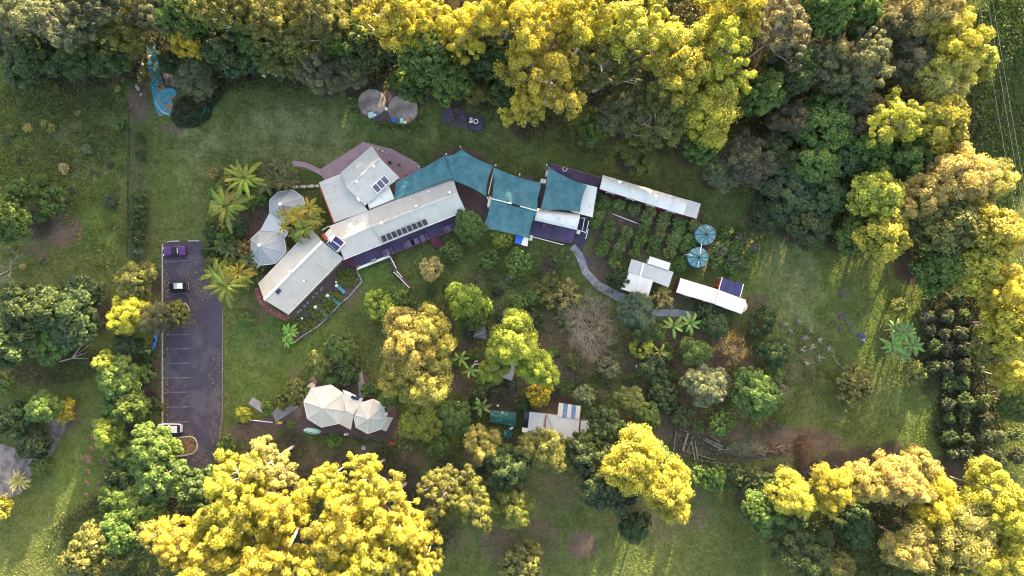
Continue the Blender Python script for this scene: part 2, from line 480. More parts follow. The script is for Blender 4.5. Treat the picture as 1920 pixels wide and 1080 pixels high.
SURVEY = '''
tl gum grey 25 25 55 17
tl gum grey 105 40 58 19
tl gum shade 185 20 55 17
tl fine olive 240 62 45 14
tl broad dark 55 112 58 9
tl fine dark 150 102 52 10
tl broad dark 212 112 38 8
tl gum grey 292 22 44 16
tl broad green 352 34 52 15
tl gum olive 420 22 50 20
tl broad green 462 42 44 14
tl broad flower 356 82 30 12
tl fine grey 368 148 42 8
tl fine dark 318 116 24 6
tl broad dark 424 92 45 11
tl broad green 474 86 40 10
tc gum olive 505 28 55 19
tc broad olive 548 62 52 15
tc fine olive 525 112 40 10
tc gum olive 600 26 52 21
tc broad green 640 62 48 15
tc fine grey 596 130 44 11
tc fine grey 650 140 46 11
tc broad dark 688 92 42 17
tc gum gold 742 24 66 24
tc gum gold 790 58 55 21
tc broad green 805 112 56 18
tc broad green 770 158 36 9
tc broad bright 845 150 46 13
tc gum gold 872 56 52 21
tc broad dark 912 112 42 13
tc gum gold 935 26 56 23
tc fine olive 896 168 34 9
tc broad dark 945 168 36 9
tr gum gold 1005 52 66 24
tr gum gold 1030 146 72 22
tr gum gold 985 202 42 17
tr gum gold 1092 36 58 24
tr gum olive 1132 122 58 19
tr gum lemon 1205 56 72 24
tr puff gold 1275 128 80 21
tr gum lemon 1352 98 66 22
tr puff gold 1322 200 66 18
tr gum olive 1232 216 58 17
tr fine grey 1160 214 48 14
tr fine green 1112 240 40 10
tr gum gold 1372 26 58 23
tr fine olive 1198 284 44 10
tr broad green 1318 264 46 12
tr broad bright 1428 178 44 15
ur fine brown 1402 302 54 11
ur fine grey 1352 322 38 8
ur gum brown 1458 54 58 20
ur fine dark 1482 128 56 15
ur broad green 1548 22 56 17
ur broad green 1604 28 46 16
ur fine grey 1552 122 54 15
ur gum grey 1622 108 52 18
ur fine brown 1655 48 46 15
ur fine grey 1590 170 44 13
ur broad bright 1546 236 56 12
ur broad bright 1528 308 48 10
ur fine brown 1478 226 38 11
ur fine dark 1452 288 44 10
ur fine blue 1474 362 56 9
ur fine dark 1442 402 42 7
ur broad dark 1512 420 48 8
ur broad dark 1548 372 46 9
ur broad dark 1582 300 44 10
ur fine brown 1612 210 46 12
r puff tan 1736 26 56 17
r gum gold 1792 84 60 18
r broad lemon 1836 118 36 8.5
r fine tan 1762 152 60 15
r fine brown 1706 112 48 14
r gum lemon 1680 226 56 17
r broad gold 1752 232 56 15
r broad green 1698 296 46 12
r broad green 1628 284 44 12
r puff tan 1792 330 64 16
r fine tan 1842 342 52 14
r broad lemon 1640 368 54 14
r broad lemon 1652 440 52 13
r broad green 1600 442 38 9
r puff tan 1722 372 48 14
r broad olive 1772 424 64 14
r broad lemon 1852 436 62 15
r broad green 1758 496 52 11
r broad lemon 1832 502 56 13
er gum gold 1892 544 48 16
er broad gold 1882 612 52 14
er broad olive 1848 648 36 10
er puff lemon 1898 706 38 11
er broad green 1902 756 36 8
gl shrub olive 1602 722 40 4.5
gl shrub olive 1684 574 18 2
gl shrub olive 1712 700 24 2.5
br puff gold 1562 916 48 13
br fine tan 1618 902 42 14
br puff tan 1682 902 56 15
br puff tan 1722 872 38 12
br fine gold 1748 936 54 14
br puff lemon 1852 926 66 15
br gum lemon 1902 978 64 17
br fine tan 1802 1002 72 15
br fine tan 1702 1022 54 14
br fine olive 1762 1062 54 14
br gum gold 1872 1056 60 16
br puff lemon 1482 926 44 12
br broad dark 1452 916 38 7
br broad green 1428 958 42 9
br broad dark 1470 970 40 8
br fine dark 1506 1036 58 10
br broad dark 1604 990 42 8
br broad olive 1560 1066 40 9
br shrub green 1302 892 22 4
br shrub green 1340 898 24 4
br shrub dark 1382 896 26 4
br broad dark 1412 902 28 5
bc puff gold 1190 862 66 17
bc puff gold 1252 918 54 17
bc broad dark 1140 912 56 11
bc broad dark 1190 986 36 7
bc broad green 1226 866 40 11
bc puff olive 1022 842 46 11
bc broad dark 1102 850 48 10
bc broad dark 952 872 48 11
bc fine tan 904 832 38 11
bc fine olive 962 946 48 10
bc broad dark 922 900 40 9
bc shrub olive 980 1060 46 6
bc broad dark 1138 802 40 8
bc shrub grey 1096 744 21 4
bs gum olive 830 918 48 15
bs gum olive 884 942 44 15
bs broad dark 384 918 46 11
bs gum gold 442 896 56 19
bs gum tan 502 872 50 17
bs gum gold 332 1012 50 18
bs gum gold 432 976 66 21
bs gum gold 522 956 57 20
bs gum gold 392 1050 57 21
bs gum gold 502 1050 57 21
bs gum gold 616 906 44 17
bs gum gold 692 902 47 18
bs gum gold 642 980 64 21
bs gum gold 732 958 61 20
bs gum gold 784 1002 44 17
bs gum gold 602 1060 56 21
bs gum gold 702 1052 64 21
bs gum gold 792 1062 40 18
bs shrub green 424 832 17 3
lf broad olive 182 1034 58 12
lf broad green 232 1000 44 11
ll broad olive 290 996 40 10
ll broad bright 292 838 50 10
ll broad bright 302 892 54 10
ll broad green 266 952 50 9
ll broad bright 226 708 46 8
ll broad lime 202 680 24 8
ll broad green 248 762 34 8
ll broad lime 206 812 34 7
ll broad green 236 852 30 6
ll broad dark 252 898 30 6
ll broad dark 240 652 30 6
ll broad green 218 764 28 6
ll broad dark 222 884 28 6
ll shrub green 270 702 20 4
ll shrub dark 284 764 18 4
ll broad green 214 932 30 6
ll shrub dark 276 668 16 3
ll broad olive 254 528 42 8
ll fine gold 242 590 38 9
ll fine grey 290 596 36 8
ll shrub olive 332 590 26 5
lf broad dark 132 588 70 8
lf broad dark 62 578 58 10
lf broad dark 28 642 48 10
lf broad green 96 636 50 6.5
lf broad green 18 412 46 10
lf shrub green 96 378 28 4
lf broad green 38 362 30 6
lf broad bright 82 764 32 6
lf shrub flower 120 770 22 3
lf shrub dark 24 786 38 5
lf shrub dark 62 828 36 4
lf shrub green 76 872 20 2.5
lf shrub bright 4 716 20 4
lf shrub gold 4 950 22 4
lf shrub dark 262 260 12 2
lf shrub dark 264 292 11 1.8
lf shrub dark 262 368 16 2.6
lf shrub dark 260 394 16 2.8
lf shrub dark 257 420 16 2.8
lf shrub dark 258 446 16 3
lf shrub blue 254 472 16 2.6
g1 puff acacia 768 640 66 15.5
g1 puff acacia 808 622 46 15
g1 puff acacia 752 700 44 13.5
g1 puff acacia 802 716 50 14
g1 puff lime 962 640 54 14.5
g1 puff lime 1010 690 40 13
g1 puff lime 930 690 30 11
g1 shrub flower 1012 738 24 4.5
g1 shrub lime 716 572 32 4
g1 shrub bright 744 560 26 3.6
g1 shrub green 776 586 22 3
g1 broad lime 872 562 34 7
g1 shrub lime 908 578 20 3.5
g1 broad green 884 596 26 4
g1 shrub cream 810 503 25 3.4
g1 broad green 880 424 32 5
g1 shrub bright 848 470 20 3
g1 shrub lime 944 440 24 3
g1 shrub green 914 486 20 2.6
g1 shrub bright 972 495 27 3.6
g1 shrub dark 934 546 10 1.4
g1 shrub green 968 572 22 3.4
g1 shrub dark 808 546 9 1.3
g1 shrub dark 896 740 20 3
g1 shrub dark 980 755 18 2.5
g1 broad green 640 652 34 5
g1 broad olive 600 682 28 4.5
g1 shrub dark 652 698 30 4
g1 shrub green 618 712 20 3
gy shrub olive 556 734 24 3.6
gy shrub olive 532 752 16 3
gy shrub green 502 764 14 2.4
gy shrub gold 457 776 15 2.6
gy shrub bright 546 794 9 1.6
gy shrub green 692 730 16 2.6
gy broad green 738 742 26 5
gy broad lime 790 792 38 7
gy broad green 850 782 36 6
gy broad green 824 832 24 5
gy shrub grey 764 830 18 4
gy shrub green 626 826 14 1.6
g2 shrub dark 1160 520 22 4
g2 bare brown 1108 622 72 7.5
g2 open tan 1060 552 32 3.6
g2 open olive 1030 540 34 3
g2 open brown 1032 500 22 2.2
g2 open green 1056 486 24 3
g2 broad blue 1192 584 36 5.5
g2 broad dark 1206 616 26 5
g2 open tan 1240 556 26 3
g2 shrub dark 1326 582 23 3
g2 bare flower 1370 652 46 6
g2 broad dark 1340 612 28 5
g2 broad green 1304 660 30 5
g2 shrub lime 1204 652 22 3.6
g2 shrub green 1232 622 18 3
g2 broad grey 1322 722 46 6
g2 broad green 1416 738 50 7
g2 shrub bright 1352 792 26 4
g2 shrub dark 1224 692 28 4
g2 shrub dark 1244 742 32 4
g2 broad olive 1180 752 32 5
g2 broad green 1212 778 28 5
g2 shrub dark 1278 780 24 3
g2 shrub dark 1430 602 28 4
g2 broad dark 1452 660 32 5
g2 shrub grey 1140 690 22 3
g2 shrub green 1286 618 12 2
g2 open grey 1062 590 28 2.6
g1 shrub dark 1000 600 22 3
gp shrub bright 490 372 16 3
gp shrub green 470 380 16 3
gp shrub green 410 360 20 2.5
gp shrub dark 400 440 18 3.5
gp shrub green 424 452 22 4
gp open tan 450 466 22 4
gp shrub dark 392 470 16 3
gp shrub olive 480 500 18 3.5
gp open grey 494 530 18 3
gp shrub dark 450 425 18 3
gp shrub green 462 598 14 1.5
gp shrub olive 536 560 0 0
'''
TREES = []
_rg = random.Random(99)
_occ = [tuple(float(v) for v in l.split()[3:6]) for l in SURVEY.strip().splitlines()]
_n = 0
while _n < 46:
    _x, _y = _rg.uniform(830, 1480), _rg.uniform(520, 800)
    if (1090 < _x < 1420 and _y < 600) or (900 < _x < 1115 and _y > 745) or (1440 < _x and _y < 690): continue
    if _x > 1180 and _y < 620: continue
    if any(math.hypot(_x - a, _y - b) < c * .75 + 9 for a, b, c in _occ): continue
    _r = _rg.uniform(9, 18); _occ.append((_x, _y, _r)); _n += 1
    SURVEY += f"{'g1' if _x < 1040 else 'g2'} {_rg.choice(['open', 'shrub', 'open'])} {_rg.choice(['green', 'grey', 'olive', 'shade', 'bright'])} {_x:.0f} {_y:.0f} {_r:.0f} {_r * .12:.1f}\n"
_n = 0
_pav = [(500, 350), (560, 350), (610, 400), (540, 470), (500, 540), (470, 520), (455, 450), (500, 370)]
while _n < 22:
    _x, _y = _rg.uniform(388, 515), _rg.uniform(310, 545)
    if 452 < _x and 360 < _y < 505 and _x > 470 - (_y - 360) * .12: continue
    if _x < 424 and _y > 500 or _x < 386 + max(0, _y - 452) * .45 and _y > 452: continue
    if any(math.hypot(_x - a, _y - b) < c * .55 + 8 for a, b, c in _occ): continue
    _r = _rg.uniform(9, 16); _occ.append((_x, _y, _r)); _n += 1
    SURVEY += f"gp {_rg.choice(['open', 'shrub', 'shrub'])} {_rg.choice(['green', 'tan', 'olive', 'shade', 'bright', 'acacia'])} {_x:.0f} {_y:.0f} {_r:.0f} {_r * .17:.1f}\n"
_n = 0
while _n < 34:
    _x, _y = _rg.uniform(8, 232), _rg.uniform(165, 500)
    if math.hypot(_x - 115, _y - 430) < 45: continue
    if any(math.hypot(_x - a, _y - b) < c * .7 + 7 for a, b, c in _occ): continue
    _r = _rg.uniform(6, 13); _occ.append((_x, _y, _r)); _n += 1
    SURVEY += f"lf {_rg.choice(['open', 'open', 'shrub'])} {_rg.choice(['bright', 'olive', 'grey', 'shade', 'tan'])} {_x:.0f} {_y:.0f} {_r:.0f} {_r * .1:.1f}\n"
for _i, _x in enumerate(range(15, 1000, 52)):
    if 240 < _x < 345: continue
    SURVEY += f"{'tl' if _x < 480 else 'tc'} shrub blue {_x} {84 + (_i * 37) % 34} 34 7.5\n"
for ln in SURVEY.strip().splitlines():
    a = ln.split()
    if float(a[5]) > 0:
        TREES.append((a[0], a[1], a[2], float(a[3]), float(a[4]), float(a[5]), float(a[6])))

# ------------------------------------------------------------------ ground: one sheet, finer where the photo looks
def smooth(e0, e1, x):
    t = np.clip((x - e0) / (e1 - e0), 0, 1)
    return t * t * (3 - 2 * t)

GRID = {}
KEEP_CLEAR = []
def build_ground():
    inner_x = np.arange(-108, 108.01, 1.0); inner_y = np.arange(-66, 66.01, 1.0)
    far = np.array([6, 14, 26, 45, 80, 140, 260, 500, 1000, 2000.])
    xs = np.concatenate([-108 - far[::-1], inner_x, 108 + far])
    ys = np.concatenate([-66 - far[::-1], inner_y, 66 + far])
    X, Y = np.meshgrid(xs, ys)
    px = X / MPP + 960; py = 540 - Y / MPP
    A = {k: np.zeros_like(X) for k in ('dirt', 'dry', 'lush', 'litter')}
    def blob(k, cx, cy, rx, ry, amt=1.0, rot=0.0):
        c, s = math.cos(math.radians(rot)), math.sin(math.radians(rot))
        dx, dy = px - cx, py - cy
        u = (dx * c + dy * s) / rx; v = (-dx * s + dy * c) / ry
        A[k] = np.maximum(A[k], amt * (1 - smooth(.45, 1.15, np.sqrt(u * u + v * v))))
    # soil and bare patches
    for a in ((1040, 650, 170, 110, .62), (1300, 680, 200, 110, .75), (1260, 800, 190, 60, .7), (980, 745, 150, 40, .85),
              (880, 690, 60, 80, .75), (1040, 920, 70, 60, .5), (1092, 1022, 38, 34, .95), (1010, 1010, 60, 70, .55), (1230, 960, 160, 90, .46),  # last blob darkens the bottom-centre lawn
              (430, 130, 45, 36, .85), (255, 300, 16, 130, .5), (270, 450, 14, 120, .6), (292, 700, 14, 150, .7),
              (115, 430, 50, 42, .95), (70, 470, 40, 24, .6), (60, 690, 90, 50, .6), (130, 150, 130, 34, .62), (100, 245, 60, 30, .5), (40, 290, 40, 20, .5), (130, 320, 50, 24, .42), (600, 860, 330, 44, .62),
              (470, 812, 70, 26, .8), (930, 860, 90, 60, .7), (1500, 830, 110, 40, .75), (1400, 810, 160, 22, .7),
              (1620, 860, 130, 22, .8), (1500, 700, 70, 60, .42), (260, 190, 36, 50, .75), (320, 240, 40, 16, .6),
              (1420, 570, 40, 30, .6), (480, 590, 46, 30, .5),
              (1280, 560, 60, 26, .6), (1130, 500, 50, 60, .7), (640, 540, 60, 60, .6), (560, 700, 30, 30, .4),
              (840, 990, 60, 90, .45), (940, 1020, 60, 60, .6), (100, 790, 80, 40, .6),
              (1660, 640, 30, 60, .45), (1190, 440, 110, 60, .8), (1330, 470, 90, 46, .62), (860, 330, 90, 70, .8), (490, 450, 70, 90, .8), (900, 510, 60, 30, .32)):
        blob('dirt', *a)
    for a in ((560, 260, 170, 70, .7), (380, 300, 80, 110, .45), (790, 245, 180, 40, .45), (1480, 530, 80, 110, .8),
              (1640, 760, 120, 70, .45), (150, 230, 120, 60, .5), (110, 300, 130, 110, .62), (60, 240, 80, 60, .6), (900, 545, 80, 60, .5),
              (1450, 640, 60, 60, .5), (470, 700, 60, 60, .25)):
        blob('dry', *a)
    for a in ((500, 680, 110, 120, .8), (690, 540, 60, 60, .85), (610, 640, 70, 60, .7), (180, 400, 50, 110, .75), (190, 250, 50, 90, .4),
              (330, 340, 60, 120, .5), (140, 880, 80, 130, .6), (1700, 780, 120, 80, .6), (1480, 540, 120, 130, .75), (1640, 600, 90, 120, .5), (760, 240, 240, 50, .5), (1000, 290, 120, 30, .5), (860, 500, 120, 40, .5), (1330, 1000, 90, 80, .15),
              (1890, 60, 70, 90, 1.0), (1840, 240, 60, 160, .6), (720, 850, 90, 40, .7), (440, 250, 90, 60, .45)):
        blob('lush', *a)
    # leaf litter lies under the woods
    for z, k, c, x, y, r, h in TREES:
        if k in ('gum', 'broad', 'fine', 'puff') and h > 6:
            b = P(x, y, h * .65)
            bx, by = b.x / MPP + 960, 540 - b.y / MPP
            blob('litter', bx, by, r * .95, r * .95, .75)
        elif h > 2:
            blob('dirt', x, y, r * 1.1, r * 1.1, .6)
    for a in ((1815, 660, 95, 150, .8), (1810, 810, 60, 70, .6), (950, 40, 1100, 130, .8), (1500, 260, 120, 120, .8), (1700, 200, 110, 200, .75), (1880, 330, 60, 160, .3)):  # first two put the right-hand orchard's shade into the ground colour
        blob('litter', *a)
    GRID.update(A)
    outside = np.maximum(np.maximum(np.abs(X) - 99, np.abs(Y) - 57), 0)
    A['litter'] = np.maximum(A['litter'], smooth(6, 40, outside) * .35)
    Z = .06 * np.sin(X * .21 + 1.3) * np.cos(Y * .17) - .08
    Z = np.where(outside > 0, Z * np.exp(-outside / 10) - .05, Z)
    ny, nx = X.shape
    vs = np.stack([X, Y, Z], -1).reshape(-1, 3)
    i = np.arange(ny * nx).reshape(ny, nx)
    q = np.stack([i[:-1, :-1], i[:-1, 1:], i[1:, 1:], i[1:, :-1]], -1).reshape(-1, 4)
    me = bpy.data.meshes.new('ground')
    me.from_pydata(vs.tolist(), [], q.tolist())
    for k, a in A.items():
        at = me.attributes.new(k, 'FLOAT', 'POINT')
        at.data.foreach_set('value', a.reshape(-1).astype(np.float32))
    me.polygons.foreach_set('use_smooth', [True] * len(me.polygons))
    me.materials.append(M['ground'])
    me.update()
    o = bpy.data.objects.new('ground', me)
    col.objects.link(o)
    tag(o, 'mown lawn, paddock grass and bare garden soil', kind='structure')
build_ground()

def W(pts, z=0.0):
    return [P(x, y, z) for x, y in pts]

def sheet(name, pts, z, mat, label=None, depth=.25):
    KEEP_CLEAR.append([(p.x, p.y) for p in W(pts, z)])
    o = MB().prism(W(pts, z), z - depth, z).build(name, mat)
    return tag(o, label, kind='structure')

def strip(pts, w, z):
    """ribbon outline of width w (px) along a pixel polyline"""
    L, R = [], []
    for i, p in enumerate(pts):
        a = pts[max(i - 1, 0)]; b = pts[min(i + 1, len(pts) - 1)]
        dx, dy = b[0] - a[0], b[1] - a[1]; d = math.hypot(dx, dy)
        ww = w[i] if hasattr(w, '__len__') else w
        L.append((p[0] - dy / d * ww / 2, p[1] + dx / d * ww / 2)); R.append((p[0] + dy / d * ww / 2, p[1] - dx / d * ww / 2))
    return L + R[::-1]

CARPARK = [(306, 458), (318, 454), (380, 452), (384, 520), (417, 574), (417, 700), (415, 780), (408, 852), (392, 878), (366, 910), (352, 940),
           (330, 945), (322, 905), (312, 860), (306, 700)]
sheet('car_park', CARPARK, .02, M['asphalt'], 'dark purple-grey asphalt car park on the left')
sheet('patio', [(598, 319), (681, 266), (701, 271), (735, 279), (782, 305), (800, 330), (760, 360), (700, 400), (640, 400)], .05, M['patio'], 'pink paved patio round the upper wing')
sheet('courtyard', [(760, 318), (800, 312), (880, 294), (905, 306), (935, 330), (1000, 330), (1000, 440), (910, 420), (868, 420), (845, 330)], .04, M['court'], 'brown paved court under the shade sails')
sheet('path', strip([(548, 306), (572, 309), (600, 322), (618, 334)], 10, 0), .03, M['patio'], 'pale path leading left from the patio')
sheet('yurt_court', [(452, 793), (500, 784), (545, 765), (588, 702), (610, 702), (628, 722), (660, 720), (668, 700), (690, 705), (700, 742), (747, 760), (745, 829), (620, 815)], .03, M['court'], 'dark paved court round the yurts')
sheet('path', strip([(512, 780), (545, 762), (562, 748), (588, 720)], [24, 20, 14, 12], 0), .06, M['path'], 'pale path up to the left of the yurts')
sheet('path', strip([(673, 698), (677, 718), (680, 738), (672, 752)], 12, 0), .06, M['path'], 'pale path entering the yurt court from above')
sheet('path', strip([(470, 751), (496, 768)], 15, 0), .05, M['path'], 'short concrete slab on the lawn corner')
sheet('path', strip([(1072, 462), (1086, 478), (1098, 510), (1122, 536), (1160, 556), (1186, 566)], [14, 14, 14, 15, 17, 18], 0), .04, M['path'], 'grey path curving from the sails to the cafe')
sheet('path', strip([(1212, 586), (1270, 587), (1310, 592), (1330, 598)], [12, 14, 13, 10], 0), .04, M['path'], 'grey path below the cafe')
sheet('service_yard', [(1089, 405), (1112, 410), (1099, 452), (1090, 470), (1112, 492), (1100, 500), (1084, 470), (1074, 458)], .03, M['asphalt'], 'dark yard beside the white awning roof')
sheet('gravel_yard', [(-20, 826), (20, 838), (48, 850), (66, 818), (110, 776), (146, 760), (98, 852), (70, 870), (40, 925), (15, 935), (-20, 930)], .03, M['gravel'], 'pale gravel yard at the left edge')
sheet('verandah_path', [(643, 486), (668, 506), (640, 530), (610, 545), (550, 600), (538, 592)], .04, M['court'], 'dark strip of paving along the left wing')
sheet('brick_path', strip([(482, 540), (488, 560), (502, 578), (525, 592), (546, 602)], [10, 13, 12, 11, 10], 0), .05, M['brick_path'], 'curved path of broken red bricks')
sheet('garden_bed', [(640, 512), (662, 512), (680, 528), (640, 568), (604, 602), (566, 630), (540, 640), (530, 620), (560, 598), (600, 562)], .05, M['soil'], 'garden bed between paving and lawn')
sheet('tank_terrace', [(672, 176), (700, 164), (742, 172), (782, 186), (786, 220), (770, 236), (700, 226), (668, 212)], .06, M['court'], 'brown paved terrace under the big tank lids')
sheet('tank_terrace', [(828, 204), (856, 202), (884, 214), (908, 226), (906, 246), (880, 244), (828, 232)], .06, M['court'], 'brown brick terrace under the small tank lids')
sheet('creek_bed', strip([(283, 84), (286, 110), (290, 145), (298, 172), (306, 192), (312, 214)], [16, 20, 22, 26, 36, 30], 0), .1, M['creek'], 'painted teal and orange play creek bed')
sheet('creek_bed', strip([(300, 178), (322, 174), (330, 178)], [18, 22, 10], 0), .13, M['creek'], 'side pool of the play creek')
sheet('sandpit', [(303, 130), (318, 136), (354, 158), (352, 168), (318, 164), (307, 158)], .09, M['gravel'], 'pale triangular sandpit beside the creek')
# ------------------------------------------------------------------ plants
def leaf_mesh(name, pos, nrm, L, Wd, rng, tint):
    n = len(pos)
    nrm = nrm / (np.linalg.norm(nrm, axis=1, keepdims=True) + 1e-9)
    t = np.cross(nrm, rng.normal(size=(n, 3)))
    t /= np.linalg.norm(t, axis=1, keepdims=True) + 1e-9
    b = np.cross(nrm, t)
    s = rng.uniform(.5, 1.6, (n, 1))
    l, w = L * s / 2, Wd * s / 2
    v = np.stack([pos - t * l, pos + b * w + nrm * w * .25 - t * l * .15, pos + t * l, pos - b * w + nrm * w * .25 - t * l * .15], 1).reshape(-1, 3)
    me = bpy.data.meshes.new(name)
    me.vertices.add(4 * n); me.loops.add(4 * n); me.polygons.add(n)
    me.vertices.foreach_set('co', v.astype(np.float32).reshape(-1))
    me.loops.foreach_set('vertex_index', np.arange(4 * n, dtype=np.int32))
    me.polygons.foreach_set('loop_start', np.arange(0, 4 * n, 4, dtype=np.int32))
    me.update(calc_edges=True)
    at = me.attributes.new('tint', 'FLOAT', 'FACE')
    at.data.foreach_set('value', np.clip(tint, 0, 1).astype(np.float32))
    me.materials.append(M['leaf'])
    return me

def curve_pts(a, b, bow, n=4):
    a, b = Vector(a), Vector(b)
    return [a.lerp(b, i / n) + Vector(bow) * math.sin(math.pi * i / n) for i in range(n + 1)]

def mesh_of(mb, name, mat):
    me = bpy.data.meshes.new(name)
    me.from_pydata(mb.v, [], mb.f)
    me.materials.append(mat)
    me.polygons.foreach_set('use_smooth', [True] * len(me.polygons))
    me.update()
    return me

def make_tree(seed, H, R, Rz, zc, npuff, pr, nleaf, L, Wd, limbs, trunk_r, zmin=-.25, flat=.75, up=.5, lump=.22, core=.5, mind=.8):
    """returns trunk mesh, crown mesh: limbs reach clumps of leaf-sized faces spread through the crown"""
    rng = np.random.default_rng(seed)
    ph = rng.uniform(0, 6.28, 4)
    C = []
    tries = 0
    while len(C) < npuff and tries < npuff * 60:
        tries += 1
        d = rng.normal(size=3); d /= np.linalg.norm(d)
        if d[2] < zmin: continue
        az = math.atan2(d[1], d[0])
        lf = 1 + lump * (math.sin(2 * az + ph[0]) * .5 + math.sin(3 * az + ph[1]) * .6 + math.sin(5 * az + ph[2]) * .4)
        f = rng.uniform(core, 1.0) ** .6
        c = np.array([R * lf * f * d[0], R * lf * f * d[1], zc + Rz * f * d[2] * (1 + .15 * math.sin(4 * az + ph[3]))])
        if all(np.linalg.norm(c - q) > pr * mind for q in C):
            C.append(c)
    C = np.array(C)
    n = len(C)
    prs = pr * rng.uniform(.5, 1.35, n)
    # limbs
    seeds = [int(rng.integers(n))]
    for _ in range(limbs - 1):
        dd = np.min([np.linalg.norm((C - C[s]) * [1, 1, .6], axis=1) for s in seeds], axis=0)
        seeds.append(int(np.argmax(dd)))
    asg = np.argmin([np.linalg.norm(C - C[s], axis=1) for s in seeds], axis=0)
    mb = MB()
    zt = max(zc - Rz * .75, H * .28)
    lean = Vector((rng.normal() * .06 * H, rng.normal() * .06 * H, 0))
    top = Vector((lean.x, lean.y, zc + Rz * .25))
    mb.tube(curve_pts((0, 0, -.3), top, (rng.normal() * .02 * H, rng.normal() * .02 * H, 0), 6), [trunk_r * (1.25 if i == 0 else 1 - i * .13) for i in range(7)], 7)
    for k in range(limbs):
        idx = np.where(asg == k)[0]
        if not len(idx): continue
        cen = Vector(C[idx].mean(0))
        tz = rng.uniform(.35, .95)
        at = Vector((0, 0, -.3)).lerp(top, (zt * (1 - tz) + tz * zc * .95) / top.z)
        end = at.lerp(cen, .72); end.z -= .05 * H
        lr = trunk_r * .5
        pts = curve_pts(at, end, (rng.normal() * .25, rng.normal() * .25, -.04 * H), 4)
        mb.tube(pts, [lr * (1 - i * .13) for i in range(5)], 5, False)
        for i in idx:
            tip = Vector(C[i]) + Vector((0, 0, prs[i] * .25))
            mb.tube(curve_pts(end.lerp(pts[2], rng.uniform(0, .5)), tip, (rng.normal() * .2, rng.normal() * .2, -.2), 3), [lr * .42, lr * .32, lr * .2, lr * .08], 4, False)
    trunk = mesh_of(mb, 'trunk', M['bark'])
    # leaves
    d = rng.normal(size=(n, nleaf, 3)); d /= np.linalg.norm(d, axis=2, keepdims=True)
    d[..., 2] = np.where(d[..., 2] < -.45, -d[..., 2], d[..., 2])
    r = rng.uniform(0, 1, (n, nleaf, 1)) ** .42
    # break each clump into small tufts
    k3 = rng.uniform(-1, 1, (n, 5, 3)); k3 /= np.linalg.norm(k3, axis=2, keepdims=True)
    dots = np.max(np.einsum('nij,nkj->nik', d, k3), axis=2)[..., None]
    r = r * (.62 + .45 * np.clip(dots, 0, 1) ** 2)
    pos = C[:, None, :] + d * r * prs[:, None, None] * np.array([1, 1, flat])
    nr = d + rng.normal(size=d.shape) * .55 + np.array([0, 0, up])
    puff_t = rng.uniform(.25, .7, (n, 1)) 
    tint = puff_t + rng.normal(size=(n, nleaf)) * .2
    crown = leaf_mesh('crown', pos.reshape(-1, 3), nr.reshape(-1, 3), L, Wd, rng, tint.reshape(-1))
    return trunk, crown

def make_bare(seed, H, R, levels=5, spread=.55, leaves=0):
    rng = random.Random(seed); nr = np.random.default_rng(seed)
    mb = MB(); tips = []
    def grow(p, d, l, r, lev):
        q = p + d * l
        mid = p.lerp(q, .5) + Vector((rng.gauss(0, .06), rng.gauss(0, .06), rng.gauss(0, .04))) * l
        mb.tube([p, mid, q], [r, r * .8, r * .6], 5 if lev < 2 else 3, False)
        if lev >= levels:
            tips.append(q); return
        for _ in range(3 if lev < 4 else 2 + (rng.random() < .5)):
            nd = (d + Vector((rng.gauss(0, spread), rng.gauss(0, spread), rng.gauss(.05, spread * .45)))).normalized()
            grow(q if rng.random() < .75 else mid, nd, l * rng.uniform(.62, .9), r * .62, lev + 1)
    for k in range(4):
        a = k * 1.57 + rng.random()
        grow(Vector((0, 0, -.2)), Vector((math.cos(a) * .6, math.sin(a) * .6, .8)).normalized(), H * .27, H * .014, 0)
    a = np.array(mb.v)
    m = np.percentile(np.hypot(a[:, 0], a[:, 1]), 97)
    mb.v = [(x * R / m, y * R / m, max(z, -.3) * H / max(a[:, 2].max(), .1)) for x, y, z in mb.v]
    branches = mesh_of(mb, 'trunk', M['bark'])
    T = np.array([(t.x * R / m, t.y * R / m, t.z * H / a[:, 2].max()) for t in tips])
    crown = None
    if leaves:
        sel = T[nr.integers(0, len(T), leaves)] if leaves else T
        pos = sel + nr.normal(size=(leaves, 3)) * .22
        crown = leaf_mesh('crown', pos, nr.normal(size=(leaves, 3)) + [0, 0, .6], .34, .2, nr, nr.uniform(.2, .9, leaves))
    return branches, crown

PROTO = {}
def proto(kind, H, R, zc, gens):
    PROTO[kind] = dict(H=H, R=R, zc=zc, m=gens)
proto('gum', 20, 6.5, 14.5, [make_tree(10 + i, 20, 5.9, 5.4, 14, 68, 1.3, 380, .36, .16, 8, .4, -.35, .7, .5, .36, .25, 1.05) for i in range(5)])
proto('puff', 14, 6, 9.5, [make_tree(30 + i, 14, 5.0, 4.2, 9, 64, 1.5, 430, .33, .16, 7, .28, -.15, .8, .7, .24, .5, .75) for i in range(3)])
proto('broad', 11, 5, 7, [make_tree(50 + i, 11, 4.3, 3.8, 6.8, 84, 1.05, 210, .4, .24, 6, .24, -.2, .75, .8, .18, .55, .7) for i in range(4)])
proto('fine', 12, 5, 8, [make_tree(70 + i, 12, 4.2, 4.0, 7.6, 78, 1.2, 260, .42, .1, 6, .2, -.3, .9, .3, .28, .3, .7) for i in range(3)])
proto('shrub', 3, 2, 1.6, [make_tree(90 + i, 3, 1.75, 1.25, 1.5, 46, .5, 62, .3, .18, 5, .07, -.3, .8, .8, .14, .55, .7) for i in range(4)])
proto('open', 3, 2.5, 1.5, [make_tree(110 + i, 3, 2.2, 1.3, 1.5, 34, .55, 48, .3, .1, 6, .06, -.2, .8, .4, .3, .3, .9) for i in range(2)])
PROTO['bare'] = dict(H=7, R=6, zc=3.5, m=[make_bare(5, 7, 6, 7, .5)])
